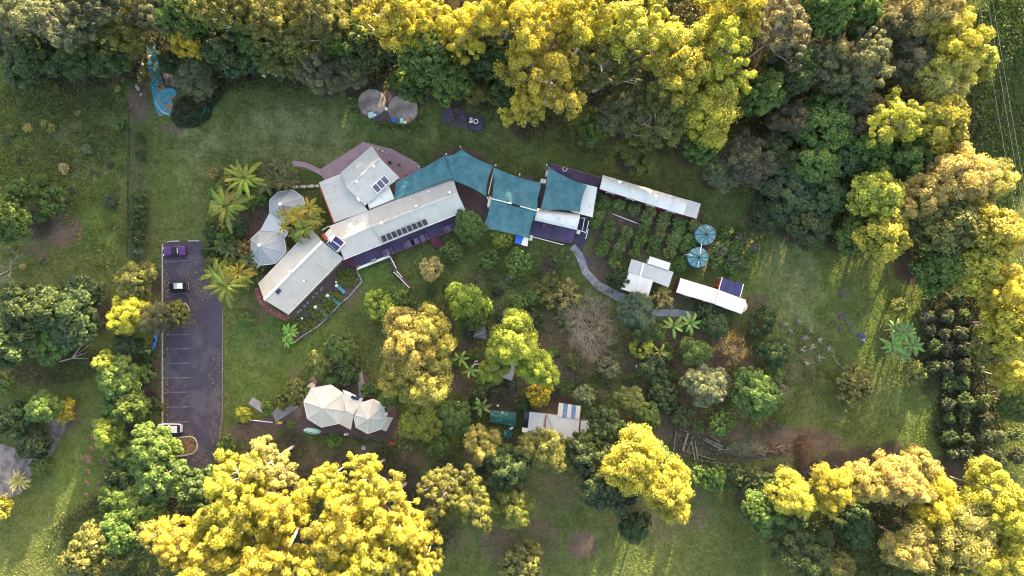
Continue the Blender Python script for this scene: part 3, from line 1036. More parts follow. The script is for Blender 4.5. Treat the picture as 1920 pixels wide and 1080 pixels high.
BARE_GOLD = make_bare(8, 6, 4.5, 5, leaves=620)
DEAD_BUSH = make_bare(21, 1.8, 2.2, 4, .6)

BARKCOL = {'gum': (.6, .54, .47), 'puff': (.24, .2, .16), 'broad': (.16, .13, .1), 'fine': (.22, .18, .15), 'shrub': (.12, .1, .08), 'open': (.2, .16, .12), 'bare': (.36, .31, .25)}
rnd = random.Random(7)
groups = {}
for i, t in enumerate(TREES):
    groups.setdefault((t[0], t[1], t[2]), []).append((t[3], i))
RANK = {}
for k, lst in groups.items():
    lst.sort()
    for j, (_, i) in enumerate(lst):
        RANK[i] = (j, len(lst))

def place_tree(kind, colour, px, py, r, h, label, group, extra=None):
    pr = PROTO[kind]
    zc = pr['zc'] / pr['H'] * h
    b = P(px, py, zc)
    rm = r * MPP * (CAM_H - zc) / CAM_H
    sxy = rm / pr['R']
    name = {'gum': 'gum_tree', 'puff': 'acacia_tree', 'broad': 'leafy_tree', 'fine': 'feathery_tree', 'shrub': 'shrub', 'open': 'bush', 'bare': 'bare_tree'}[kind]
    t = thing(name, label, 'shrub' if kind in ('shrub', 'open') else 'tree', (b.x, b.y, -.05), group)
    t.rotation_euler = (0, 0, rnd.uniform(0, 6.28))
    t.scale = (sxy * rnd.uniform(.94, 1.08), sxy * rnd.uniform(.94, 1.08), h / pr['H'])
    tm, cm = pr['m'][rnd.randrange(len(pr['m']))] if extra is None else extra
    f = rnd.uniform(.88, 1.12)
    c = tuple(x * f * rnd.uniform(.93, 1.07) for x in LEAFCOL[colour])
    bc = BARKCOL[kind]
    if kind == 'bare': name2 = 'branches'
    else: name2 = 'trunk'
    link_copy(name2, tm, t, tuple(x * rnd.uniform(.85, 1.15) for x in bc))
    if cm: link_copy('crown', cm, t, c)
    return t

for i, (z, k, c, x, y, r, h) in enumerate(TREES):
    j, n = RANK[i]
    lab = f"{COLWORD[c]} {KINDWORD[k]} {ZONES[z][0]}"
    if k == 'bare':
        lab = 'large twiggy leafless tree in the middle of the lower garden' if c == 'brown' else 'bare pale-branched tree with scattered orange-gold leaves below the carriages'
    if c == 'cream': lab = 'clipped ball-shaped cream shrub on the grass below the deck stairs'
    if n > 1:
        lab += f", {ordw(j)} from left"
    ex = BARE_GOLD if (k == 'bare' and c == 'flower') else None
    place_tree(k, c, x, y, r, h, lab, ZONES[z][1], ex)

# the woods go on past the upper edge of the picture (they throw the long shade over the clearing)
far = []
for i in range(26):
    far.append(('gum', -60 + i * 78 + rnd.uniform(-20, 20), -170 + rnd.uniform(-60, 50), rnd.uniform(55, 72), rnd.uniform(17, 21)))
for i in range(34):
    far.append(('shrub', -60 + i * 60 + rnd.uniform(-15, 15), -50 + rnd.uniform(-40, 25), rnd.uniform(46, 60), rnd.uniform(9, 11)))  # unseen understorey, added to block low sun passing beneath the crowns
for i in range(7):
    far.append(('broad', 1905 + i * 42 + rnd.uniform(-12, 12), -130 - i * 14 + rnd.uniform(-60, 60), rnd.uniform(44, 56), rnd.uniform(8.5, 10)))
far.sort(key=lambda q: q[1])
cnt = {}
for k, x, y, r, h in far:
    j = cnt.get(k == 'gum', 0); cnt[k == 'gum'] = j + 1
    place_tree(k, rnd.choice(['olive', 'green', 'grey']), x, y, r, h,
               f"{'tall gum tree' if k == 'gum' else 'unseen shade-casting understorey tree'} of the woods beyond the upper edge, {ordw(j)} from left", 'woods beyond the upper edge')

# orchard rows: small bushes between the carriages and round the tanks
def inside(p, poly):
    x, y = p; c = False; n = len(poly)
    for i in range(n):
        (x1, y1), (x2, y2) = poly[i], poly[(i + 1) % n]
        if (y1 > y) != (y2 > y) and x < (x2 - x1) * (y - y1) / (y2 - y1) + x1: c = not c
    return c
ORCH = [(1112, 420), (1128, 366), (1180, 372), (1290, 408), (1330, 420), (1410, 440), (1422, 500), (1380, 515), (1290, 505), (1262, 488), (1215, 474), (1190, 480), (1150, 500), (1105, 470)]
rows = {}
for a in range(-1, 11):
    for b in range(-1, 11):
        x = 1133 + a * 28.5 + b * -5.6 + rnd.uniform(-2.5, 2.5); y = 374 + a * 7.8 + b * 15 + rnd.uniform(-3, 3)
        if not inside((x, y), ORCH): continue
        if any(math.hypot(x - q[0], y - q[1]) < 26 for q in ((1321, 441), (1307, 484))): continue
        if abs(x - 1172) < 20 and 392 < y < 420: continue
        rows.setdefault(a, []).append((y, x))
for rk, a in enumerate(sorted(rows)):
    for m, (y, x) in enumerate(sorted(rows[a])):
        place_tree('shrub', rnd.choice(['bright', 'orch', 'orch', 'bright']) if x < 1345 else rnd.choice(['grey', 'green', 'bright']), x, y, rnd.uniform(11.5, 14.5), rnd.uniform(1.5, 2.2),
                   f"low orchard bush between the carriages, {ordw(rk)} row from left, {ordw(m)} down", 'orchard bushes between the carriages')
# dark orchard on the right
rk = 0
for a in range(6):
    m = 0
    for b in range(10):
        x = 1742 + a * 30 + rnd.uniform(-6, 6) + b * 1.5; y = 556 + b * 33 + rnd.uniform(-6, 6)
        if x > 1862 and y < 790: continue
        if (y > 690 and a < 1) or (y < 640 and a > 4): continue
        if rnd.random() < .08: continue
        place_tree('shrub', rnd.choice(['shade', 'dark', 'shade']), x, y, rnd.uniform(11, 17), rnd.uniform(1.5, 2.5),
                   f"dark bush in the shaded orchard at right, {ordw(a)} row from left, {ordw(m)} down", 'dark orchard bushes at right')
        m += 1

# hedge mound of dark ivy beside the bench
def ivy():
    rng = np.random.default_rng(3)
    poly = [(318, 222), (324, 198), (336, 182), (362, 176), (392, 160), (414, 148), (424, 154), (414, 182), (396, 204), (392, 222), (366, 238), (334, 238)]
    pts = []
    while len(pts) < 9000:
        x, y = rng.uniform(316, 426), rng.uniform(146, 240)
        if inside((x, y), poly):
            e = min(math.hypot(x - q[0], y - q[1]) for q in strip_pts)
            h = .35 + .75 * min(1, e / 14) * (.75 + .25 * math.sin(x * .21) * math.cos(y * .27))
            p = P(x, y, h); pts.append((p.x, p.y, h - rng.uniform(0, .3)))
    pts = np.array(pts)
    t = thing('hedge', 'low dark clipped hedge mound beside the teal bench', 'hedge', P(368, 200), None)
    pts -= np.array(ORG[t.name])
    me = leaf_mesh('foliage', pts, rng.normal(size=pts.shape) * .5 + [0, 0, 1], .26, .18, rng, rng.uniform(.1, .7, len(pts)))
    link_copy('foliage', me, t, (.05, .066, .026))
    MB().prism(W([(x + (368 - x) * .08, y + (200 - y) * .08) for x, y in poly]), -.2, .35).build('stems', M['soil'], t)
_p = [(318, 222), (324, 198), (336, 182), (362, 176), (392, 160), (414, 148), (424, 154), (414, 182), (396, 204), (392, 222), (366, 238), (334, 238)]
strip_pts = []
for i in range(len(_p)):
    a, b = _p[i], _p[(i + 1) % len(_p)]
    strip_pts += [(a[0] + (b[0] - a[0]) * k / 6, a[1] + (b[1] - a[1]) * k / 6) for k in range(6)]
ivy()

# mown and rough grass: upright blades all over the open ground
def grass():
    rng = np.random.default_rng(77)
    n = 760000
    x = rng.uniform(-104, 104, n); y = rng.uniform(-62, 62, n)
    ix = np.clip(np.round(x + 108).astype(int) + 10, 0, GRID['dirt'].shape[1] - 1); iy = np.clip(np.round(y + 66).astype(int) + 10, 0, GRID['dirt'].shape[0] - 1)
    dirt, lit, dry = GRID['dirt'][iy, ix], GRID['litter'][iy, ix], GRID['dry'][iy, ix]
    keep = rng.uniform(0, 1, n) > np.clip(np.maximum(dirt * 1.25, lit * 1.45), 0, .98)
    for poly in KEEP_CLEAR + FOOT:
        a = np.array(poly); x0, y0 = a.min(0); x1, y1 = a.max(0)
        cand = np.where((x > x0) & (x < x1) & (y > y0) & (y < y1) & keep)[0]
        if not len(cand): continue
        cx, cy = x[cand], y[cand]; c = np.zeros(len(cand), bool)
        for i in range(len(a)):
            (xa, ya), (xb, yb) = a[i], a[(i + 1) % len(a)]
            if ya == yb: continue
            c ^= ((ya > cy) != (yb > cy)) & (cx < (xb - xa) * (cy - ya) / (yb - ya) + xa)
        keep[cand[c]] = False
    x, y, dry = x[keep], y[keep], dry[keep]
    z = .06 * np.sin(x * .21 + 1.3) * np.cos(y * .17) - .03
    isdry = rng.uniform(0, 1, len(x)) < .22 + .55 * dry
    for nm, lab, sel, colr in (('grass', 'short green grass over lawns and paddock', ~isdry, (.18, .23, .066)), ('grass', 'dry straw-tinged grass mixed through the lawns', isdry, (.3, .295, .13))):
        pos = np.stack([x[sel], y[sel], z[sel]], 1); m = len(pos)
        nr = rng.normal(size=(m, 3)) * [1, 1, .45] + [0, 0, .35]
        me = leaf_mesh(nm, pos, nr, .2, .1, rng, rng.uniform(.2, .7, m))
        o = bpy.data.objects.new(nm, me); col.objects.link(o); o.color = (*colr, 1)
        tag(o, lab, kind='stuff')
FOOT = [[(P(*q).x, P(*q).y) for q in poly] for poly in (
    [(584, 429), (485, 532), (495, 562), (539, 589), (643, 483), (668, 503), (730, 480), (807, 448), (855, 432), (873, 394), (849, 332), (740, 374), (749, 333), (697, 273), (598, 342), (627, 418)],
    [(506, 356), (568, 366), (573, 400), (540, 440), (536, 475), (516, 495), (480, 505), (462, 486), (470, 448)],
    [(740, 340), (833, 295), (850, 335), (740, 376)], [(1036, 306), (1130, 333), (1314, 382), (1306, 410), (1124, 357), (1111, 408), (1072, 457), (990, 444), (1008, 395), (1024, 316)],
    [(1184, 486), (1218, 480), (1258, 493), (1263, 510), (1254, 538), (1225, 530), (1215, 558), (1165, 542)], [(1268, 522), (1346, 543), (1355, 520), (1394, 533), (1402, 575), (1391, 589), (1264, 548)],
    [(978, 772), (1045, 778), (1048, 755), (1089, 761), (1107, 789), (1104, 812), (1084, 824), (1070, 847), (1048, 822), (978, 812)], [(918, 769), (970, 772), (968, 800), (918, 791)],
    [(318, 222), (336, 182), (392, 160), (420, 150), (396, 204), (366, 238), (334, 238)])]
grass()

# uncountable low growth: meadow weeds and garden ground cover
def scatter_weeds(name, label, regions, n, color, seed, size=.3, hmax=.35, clump=1.0):
    rng = np.random.default_rng(seed)
    pos = []
    for (cx, cy, rx, ry, wgt) in regions:
        k = int(n * wgt / 14)
        a = rng.uniform(0, 6.28, k); r = np.sqrt(rng.uniform(0, 1, k))
        x = cx + np.cos(a) * r * rx; y = cy + np.sin(a) * r * ry
        for xx, yy in zip(x, y):
            p = P(xx, yy); m = 14
            q = rng.normal(size=(m, 3)) * [clump * .45, clump * .45, 0] + [p.x, p.y, 0]
            q[:, 2] = rng.uniform(-.05, hmax, m)
            pos.append(q)
    pos = np.concatenate(pos)
    me = leaf_mesh(name, pos, rng.normal(size=pos.shape) * .7 + [0, 0, .9], size, size * .5, rng, rng.uniform(.1, .95, len(pos)))
    o = bpy.data.objects.new(name, me); col.objects.link(o); o.color = (*color, 1)
    tag(o, label, kind='stuff')
scatter_weeds('weeds', 'patchy green weeds over the left paddock', [(110, 290, 130, 110, 1), (60, 320, 80, 60, .5), (180, 420, 60, 90, .25), (60, 200, 70, 60, .5)], 9000, (.13, .17, .045), 41)
scatter_weeds('weeds', 'dark scrubby growth in the left paddock', [(120, 230, 130, 90, 1), (100, 680, 90, 40, .8), (120, 170, 110, 50, 1)], 5000, (.085, .105, .045), 42)
scatter_weeds('ground_cover', 'green ground cover on the power line strip', [(1880, 200, 60, 200, 1.4), (1850, 300, 60, 90, .5), (1885, 60, 60, 70, .6)], 17000, (.055, .1, .03), 43, .3, .5)
scatter_weeds('undergrowth', 'dark undergrowth on the woodland floor', [(500, 80, 480, 90, .8), (1180, 140, 300, 160, .8), (1560, 280, 160, 180, .8), (1740, 260, 100, 240, .7), (480, 1000, 380, 110, .8), (1720, 1000, 220, 90, .7)], 26000, (.06, .075, .034), 44, .4, .9, 1.4)
scatter_weeds('undergrowth', 'low growth coloured dark for the shade between the right-hand orchard rows', [(1800, 650, 85, 130, .7), (1815, 790, 70, 70, .45)], 14000, (.05, .062, .034), 48, .34, .5, 1.2)  # leaf colour darkened to carry the tree shade over the orchard
scatter_weeds('garden_plants', 'mixed low plants in the bed below the left wing', [(650, 522, 18, 14, .25), (625, 562, 16, 12, .25), (603, 585, 18, 12, .25), (572, 610, 20, 12, .2), (545, 610, 14, 10, .1)], 6500, (.14, .18, .05), 45, .26, .7, .8)
scatter_weeds('ground_cover', 'scattered low growth in the lower garden', [(1050, 600, 150, 130, .6), (1300, 700, 180, 100, .6), (900, 790, 120, 60, .4), (640, 850, 260, 36, .5), (1280, 850, 130, 30, .4), (1500, 690, 90, 70, .3)], 9000, (.09, .11, .045), 46, .26, .4)
scatter_weeds('border_plants', 'strappy plants edging the tank terrace', [(745, 236, 40, 6, .15), (668, 200, 6, 20, .1), (780, 232, 10, 8, .08)], 3000, (.11, .15, .05), 47, .5, .5, .7)

# fallen leaves along the car park edges and under the garden trees
def fallen():
    rng = np.random.default_rng(91); pos = []
    for (cx, cy, rx, ry, k) in ((310, 640, 8, 190, 900), (345, 600, 22, 14, 260), (372, 530, 26, 50, 420), (405, 760, 14, 110, 420), (380, 880, 26, 30, 360), (340, 830, 26, 36, 260), (780, 660, 110, 110, 1500), (970, 680, 90, 90, 1200), (1370, 655, 70, 60, 900), (1110, 620, 90, 80, 900)):
        a = rng.uniform(0, 6.28, k); q = rng.uniform(0, 1, k) ** .5
        pos.append(np.stack([(cx + np.cos(a) * q * rx - 960) * MPP, -(cy + np.sin(a) * q * ry - 540) * MPP, np.full(k, .06)], 1))
    pos = np.concatenate(pos)
    me = leaf_mesh('fallen_leaves', pos, rng.normal(size=pos.shape) * .3 + [0, 0, 1], .16, .09, rng, rng.uniform(.1, .95, len(pos)))
    o = bpy.data.objects.new('fallen_leaves', me); col.objects.link(o); o.color = (.3, .22, .1, 1)
    tag(o, 'scattered fallen leaves on the car park and garden floor', kind='stuff')
fallen()

# ---------- palms, bananas, agave: every frond and leaf is its own part
def frond_mesh(seed, L=3.4, droop=1.4, leaflets=26, ll=.85, arch=.9):
    rng = random.Random(seed)
    mb = MB()
    def pt(t): return Vector((L * t * (1 - .12 * t), 0, arch * math.sin(t * 1.9) - droop * t ** 2.4))
    mb.tube([pt(i / 6) for i in range(7)], [.05 * (1 - i * .13) for i in range(7)], 4)
    for i in range(leaflets):
        t = .14 + .86 * i / leaflets
        p = pt(t); w = .05
        for s in (-1, 1):
            k = ll * (math.sin(math.pi * min(1, t * .85 + .12)) ** .6) * rng.uniform(.8, 1.1)
            tip = p + Vector((k * .55, s * k * .8, -k * rng.uniform(.15, .45)))
            mid = p.lerp(tip, .45) + Vector((0, 0, .08))
            mb.add([p + Vector((-w, 0, 0)), mid + Vector((-w * 1.3, 0, 0)), tip, mid + Vector((w * 1.3, 0, .02)), p + Vector((w, 0, 0))], [(0, 1, 2, 3, 4)])
    me = mesh_of(mb, 'frond', M['leaf'])
    at = me.attributes.new('tint', 'FLOAT', 'FACE')
    at.data.foreach_set('value', [rng.uniform(.3, .75) for _ in me.polygons])
    return me
FROND = [frond_mesh(1, 3.4, 1.3, 30, .55), frond_mesh(2, 3.2, 2.2, 30, .55), frond_mesh(3, 3.6, .6, 28, .42, .7), frond_mesh(4, 2.6, 1.0, 22, .5)]

def palm(px, py, h, r, n0, label, color, group='palms beside the car park', mode=(0, 1, 2), name='palm_tree', seed=0):
    rg = random.Random(seed + int(px)); n = n0 + 3
    b = P(px, py, h)
    t = thing(name, label, 'palm', (b.x, b.y, -.1), group)
    mb = MB(); o = ORG[t.name]
    mb.tube([Vector((o.x, o.y, -.2)) + Vector((math.sin(i * .5) * .08, 0, (h + .2) * i / 5)) for i in range(6)], [.2, .16, .14, .13, .13, .16], 8)
    mb.build('trunk', M['bark'], t, (.3, .27, .23), True)
    for i in range(n):
        f = link_copy('frond', FROND[mode[i % len(mode)]], t, tuple(c * rg.uniform(.8, 1.2) for c in color))
        f.location = (math.cos(i) * .06, math.sin(i) * .06, h + .05)
        f.rotation_euler = (rg.uniform(-.25, .25), rg.uniform(-.5, .45), 2 * math.pi * (i * .382) + rg.uniform(-.15, .15))
        s = r * MPP / 3.2 * rg.uniform(.7, 1.15)
        f.scale = (s, s, s)
PALM_G = (.22, .26, .055); PALM_Y = (.34, .28, .05)
palm(424, 388, 7, 46, 13, 'feather palm with drooping fronds, upper left of the octagonal pavilion', PALM_G)
palm(459, 334, 7.5, 36, 14, 'spiky feather palm with thin stiff fronds at the planting top', (.26, .3, .05), mode=(2, 2, 3))
palm(405, 514, 7, 32, 9, 'smaller feather palm overhanging the car park edge', PALM_G)
palm(424, 536, 7.5, 42, 10, 'lowest feather palm, fronds spread over the car park corner', PALM_G, mode=(2, 0))
palm(448, 512, 6, 30, 9, 'yellowing feather palm left of the left wing', PALM_Y)
for i, (x, y, h, r, c) in enumerate(((560, 408, 6, 26, PALM_Y), (580, 392, 6.5, 26, PALM_Y), (590, 412, 6, 24, PALM_Y), (572, 428, 5.5, 26, PALM_G), (558, 440, 4.5, 20, PALM_G))):
    palm(x, y, h, r, 12, f"golden cane palm between the pavilion and left wing, {ordw(i)} of the clump", c, 'golden cane palm clump', (0, 1, 3))
palm(536, 404, 5.5, 24, 7, 'golden palm leaning across the pavilion link roof', PALM_Y, 'golden cane palm clump', (1, 0))
palm(532, 428, 5, 18, 5, 'bright golden palm crown over the lower octagon edge', (.4, .33, .05), 'golden cane palm clump', (1, 0))
for i, (x, y) in enumerate(((502, 318), (522, 308), (540, 318), (512, 338), (530, 342), (496, 344), (546, 336))):
    palm(x, y, 4.5 + (i % 3) * .5, 22, 11, f"olive cane palm in the clump above the pavilion, {ordw(sorted([502, 522, 540, 512, 530, 496, 546]).index(x))} from left", (.14, .14, .055), 'olive cane palm clump', (1, 0, 3))
for i, (x, y) in enumerate(((432, 470), (412, 462), (462, 486))):
    palm(x, y, 3.5, 22, 10, 'shaded understorey palm by the car park, ' + ['middle', 'leftmost', 'rightmost'][i] + ' of three', (.1, .125, .05), 'understorey palms', (1, 0, 3))

def blade_mesh(seed, L=2.2, wd=.55, droop=.9, arch=.8):
    rg = random.Random(seed); mb = MB(); n = 9
    L_, R_, C_ = [], [], []
    for i in range(n + 1):
        t = i / n
        c = Vector((L * t * (1 - .1 * t), 0, arch * math.sin(t * 1.8) - droop * t * t))
        w = 0.03 if t < .12 else wd / 2 * math.sin(math.pi * min(1, (t - .12) / .88 * .93 + .07)) ** .55
        if i == n: w = .02
        C_.append(c)
        L_.append(c + Vector((0, w, w * .25 + rg.uniform(-.03, .03)))); R_.append(c + Vector((0, -w, w * .25 + rg.uniform(-.03, .03))))
    vs = C_ + L_ + R_; fs = []
    m = n + 1
    for i in range(n):
        fs += [(i, i + 1, m + i + 1, m + i), (i, 2 * m + i, 2 * m + i + 1, i + 1)]
    mb.add(vs, fs)
    me = mesh_of(mb, 'leaf', M['leaf'])
    at = me.attributes.new('tint', 'FLOAT', 'FACE')
    at.data.foreach_set('value', [rg.uniform(.35, .65) for _ in me.polygons])
    return me
BLADE = [blade_mesh(1), blade_mesh(2, 2.0, .5, 1.3), blade_mesh(3, 2.3, .5, .5, .6)]
AGAVE_BLADE = [blade_mesh(7, 1.4, .16, .25, .55), blade_mesh(8, 1.2, .16, .1, .9)]

def leafy(px, py, h, r, n, label, color, group, blades, name, cat, seed=0, stem=.13, tilt=.25):
    rg = random.Random(seed + int(px * 3 + py))
    b = P(px, py, h)
    t = thing(name, label, cat, (b.x, b.y, -.1), group); o = ORG[t.name]
    MB().tube([(o.x, o.y, -.2), (o.x + .03, o.y, h * .5), (o.x, o.y, h + .1)], [stem, stem * .85, stem * .5], 8).build('stem', M['bark'], t, (.16, .17, .07), True)
    for i in range(n):
        f = link_copy('leaf', blades[i % len(blades)], t, tuple(c * rg.uniform(.8, 1.25) for c in color))
        f.location = (0, 0, h + .02 * i)
        f.rotation_euler = (rg.uniform(-.2, .2), rg.uniform(-tilt, tilt * .6), i * 2.4 + rg.uniform(-.2, .2))
        s = r * MPP / 2.1 * rg.uniform(.8, 1.1); f.scale = (s, s, s)
BAN = (.2, .31, .07)
for x, y, h, r, n, c, lab in ((1262, 612, 2.6, 24, 7, BAN, 'banana plant with yellowed leaves beside the lower path, left of the pair'),
                        (1294, 606, 2.8, 24, 8, BAN, 'banana plant with long bright leaves below the lower path, right of the pair'),
                        (1236, 660, 2.4, 18, 6, (.24, .3, .07), 'small banana plant beside the lime round shrub'),
                        (862, 672, 2.6, 20, 6, BAN, 'banana plant right of the big golden acacia, uppermost of three'),
                        (880, 694, 2.6, 20, 6, BAN, 'banana plant right of the big golden acacia, middle of three'),
                        (906, 706, 2.4, 16, 5, (.15, .22, .06), 'banana plant right of the big golden acacia, lowest of three'),
                        (902, 762, 2.8, 22, 8, BAN, 'banana plant with radiating leaves beside the teal covered pool'),
                        (543, 622, 2.0, 20, 11, (.21, .34, .07), 'bright green rosette plant at the left wing garden, upper of two'),
                        (538, 640, 1.8, 16, 9, (.21, .34, .07), 'bright green rosette plant at the left wing garden, lower of two')):
    leafy(x, y, h, r, n, lab, c, 'banana and rosette plants', BLADE, 'banana_plant', 'banana plant')
for i, (x, y, h, r) in enumerate(((1694, 622, 3.0, 28), (1710, 648, 2.6, 28), (1672, 648, 2.8, 30), (1690, 664, 2.4, 24), (1676, 616, 2.4, 24))):
    leafy(x, y, h, r * .85, 12, 'large-leaved pale green clump on the right lawn, ' + ['top', 'right', 'left', 'bottom', 'upper left'][i] + ' plant', (.15, .25, .09), 'large-leaved clump on the right lawn', BLADE, 'banana_plant', 'banana plant')
leafy(43, 900, .3, 36, 52, 'spiky variegated agave rosette by the gravel yard', (.42, .42, .18), None, AGAVE_BLADE, 'agave', 'agave', tilt=.75, stem=.2)
leafy(264, 329, .3, 14, 30, 'spiky grey-green agave in the hedge line', (.13, .13, .06), None, AGAVE_BLADE, 'agave', 'agave', tilt=.75, stem=.15)
leafy(272, 180, .4, 14, 22, 'pale spiky plant beside the play creek', (.14, .17, .06), None, AGAVE_BLADE, 'agave', 'agave', tilt=.7, stem=.15)

# dead and fallen wood
def dead(px, py, r, h, label, colr, mesh=None):
    b = P(px, py)
    t = thing('dead_branch', label, 'dead wood', (b.x, b.y, -.05), 'dead wood')
    t.rotation_euler = (0, 0, rnd.uniform(0, 6.28)); s = r * MPP / 2.2; t.scale = (s, s, h / 1.8)
    link_copy('branches', (mesh or DEAD_BUSH)[0], t, colr)
for a in ((500, 636, 20, 1.6, 'bare twiggy bush beside the bright rosette plants', (.3, .26, .22)),
          (18, 506, 38, 4, 'pale bare branches at the left edge above the dark trees', (.42, .38, .36)),
          (1126, 748, 12, 2, 'small leafless sapling right of the shed', (.3, .24, .22)),
          (1032, 498, 26, 1.4, 'purple-grey heap of dead branches in the upper garden', (.22, .16, .17)),
          (1472, 858, 20, 1.5, 'bare dead branch beside the brown brush heap', (.26, .2, .16)),
          (275, 640, 14, 1.2, 'bare curved branch beside the blue kayak', (.3, .26, .18)),
          (1080, 862, 12, 1.0, 'pale twisted stick in the shade under the shed', (.4, .36, .33))):
    dead(*a)
def log_thing(name, label, cat, pts, r, colr, group=None):
    o = MB().tube(pts, r, 6).build(name, M['bark'], None, colr, True)
    return tag(o, label, cat, group)
t = thing('fallen_tree', 'bleached fallen tree top lying on the left paddock', 'dead wood', P(140, 668))
for i, (x, y) in enumerate(((170, 645), (164, 660), (150, 650), (166, 672), (158, 642))):
    MB().tube([P(112, 678, .2), P(135, 672, .35), P(x, y, .5 + i * .1)], [.12, .09, .03], 5).build('branch', M['bark'], t, (.5, .42, .38), True)
# ------------------------------------------------------------------ buildings
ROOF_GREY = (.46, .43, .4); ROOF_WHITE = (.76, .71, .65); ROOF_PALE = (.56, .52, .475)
def P3(p): return P(*p)

def slope(parent, A, B, C, D, sheets, color, rib=.025, mat=None):
    """roof plane A-B (eave) to D-C (ridge), laid as separate sheets with a raised lap rib"""
    A, B, C, D = (P3(p) if not isinstance(p, Vector) else p for p in (A, B, C, D))
    for i in range(sheets):
        t0, t1 = (i + .001) / sheets, (i + .999) / sheets
        a, b = A.lerp(B, t0), A.lerp(B, t1); d, c = D.lerp(C, t0), D.lerp(C, t1)
        mb = MB().plate([a, b, c, d], .05)
        w = min(.5, .06 / max((b - a).length, .01))
        w2 = min(.5, .06 / max((c - d).length, .01)) if (c - d).length > .1 else w
        up = Vector((0, 0, rib))
        mb.plate([a + up, a.lerp(b, w) + up, d.lerp(c, w2) + up, d + up], rib + .01)
        mb.build('roof_sheet', mat or M['roof'], parent, color)

def ridge(parent, pts, color=ROOF_WHITE, w=.3):
    pts = [P3(p) + Vector((0, 0, .05)) for p in pts]
    for a, b in zip(pts, pts[1:]):
        MB().beam(a, b, w, .07).build('ridge_cap', M['roof'], parent, color)

def walls(parent, poly, z, mat, inset=.5, windows=True, zb=-.2):
    pts = W(poly, z); c = sum((Vector(p) for p in pts), Vector()) / len(pts)
    q = []
    for p in pts:
        d = p - c; d.z = 0
        q.append(c + d * max(.2, 1 - inset * 1.3 / d.length))
    MB().prism(q, zb, z - .12).build('wall', mat, parent)
    if not windows: return
    n = len(q)
    for i in range(n):
        a, b = q[i].copy(), q[(i + 1) % n].copy(); a.z = b.z = 0
        L = (b - a).length
        if L < 4: continue
        d = (b - a).normalized(); nrm = Vector((d.y, -d.x, 0))
        if nrm.dot((a + b) / 2 - Vector((c.x, c.y, 0))) < 0: nrm = -nrm
        k = int(L // 3.2); ang = math.atan2(d.y, d.x)
        for j in range(k):
            m = a + d * (L * (j + .5) / k) + nrm * .04; m.z = z * .55
            w = MB().box(m, (1.5, .1, 1.15), ang).build('window', M['white'], parent)
            MB().box(m + nrm * .06, (1.3, .04, .95), ang).build('pane', M['glass'], w)

def vent(parent, px, py, z, r=.22):
    b = P(px, py, z)
    MB().lathe(b - Vector((0, 0, .2)), [(r * .6, 0), (r * .6, .3), (r, .38), (r * 1.1, .5), (r * .9, .65), (r * .3, .74)], 12).build('roof_vent', M['white'], parent, smooth=True)

def kerb_line(parent, pts, w, h, mat, name='edging', z0=-.1):
    for a, b in zip(pts, pts[1:]):
        A, B = P(*a), P(*b); A.z = B.z = z0 + h / 2
        MB().beam(A, B, w, h).build(name, mat, parent)

E, R_ = 3.2, 5.0
main = thing('main_building', 'long pale-roofed winged building with two gabled wings and solar panels', 'building', P(690, 420))
# left wing
walls(main, [(584, 429), (485, 532), (495, 562), (539, 589), (643, 483)], E, M['cream'])
slope(main, (485, 533, E), (584, 429, E), (604, 453, R_), (495, 562, R_), 20, ROOF_GREY)
slope(main, (643, 483, E), (539, 589, E), (495, 562, R_), (604, 453, R_), 20, ROOF_GREY)
ridge(main, [(604, 453, R_), (495, 562, R_)], ROOF_WHITE, .45)
MB().beam(P(643, 484, E - .1), P(540, 590, E - .1), .16, .16).build('gutter', M['cream'], main)
MB().beam(P(484, 533, E - .1), P(583, 429, E - .1), .14, .14).build('gutter', M['cream'], main)
vent(main, 545, 509, R_, .3)
b = P(573, 527, 4.2)
MB().tube([b - Vector((0, 0, .3)), b + Vector((0, 0, .9))], .09, 8).build('flue_pipe', M['steel'], main)
MB().lathe(b + Vector((0, 0, .85)), [(.2, 0), (.22, .1), (.08, .25)], 10).build('flue_cap', M['white'], main, smooth=True)
c = P(522, 546, 4.72)
MB().box(c + Vector((0, 0, .08)), (.95, .75, .12), .78).build('skylight', M['panel_blue'], main)
# long right wing with kinked left section
walls(main, [(640, 440), (696, 398), (849, 336), (868, 394), (718, 454), (650, 482)], E, M['cream'])
slope(main, (849, 332, E), (690, 395, E), (695.5, 425, R_), (858, 362, R_), 21, ROOF_GREY)  # upper slope coloured greyer than the lower one to carry its slope shading
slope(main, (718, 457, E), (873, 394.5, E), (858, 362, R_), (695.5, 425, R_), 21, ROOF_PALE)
slope(main, (690, 395, E), (617, 424, E), (632, 452, R_ - .3), (695.5, 425, R_ - .02), 9, ROOF_PALE)
slope(main, (645, 486, E), (718, 457, E), (695.5, 425, R_ - .02), (632, 452, R_ - .3), 9, ROOF_PALE)
ridge(main, [(695.5, 425, R_), (858, 362, R_)], ROOF_PALE)
ridge(main, [(690, 395, E + .02), (695.5, 425, R_ + .02), (718, 457, E + .02)], ROOF_GREY, .2)
ridge(main, [(632, 452, R_ - .3), (695.5, 425, R_)], ROOF_PALE, .25)
MB().beam(P(644, 487, E - .1), P(874, 395, E - .1), .14, .16).build('gutter', M['white'], main)
MB().beam(P(617, 423, E - .1), P(849, 331, E - .1), .14, .16).build('gutter', M['rubber_black'], main)
for q in ((843.7, 361.6, 5.05, .26), (780.7, 387, 5.05, .26), (715, 419, 5.05, .26), (805, 360, 4.4, .13), (770, 374, 4.2, .12), (728, 386, 3.9, .1), (820, 366, 4.9, .12)):
    vent(main, *q)
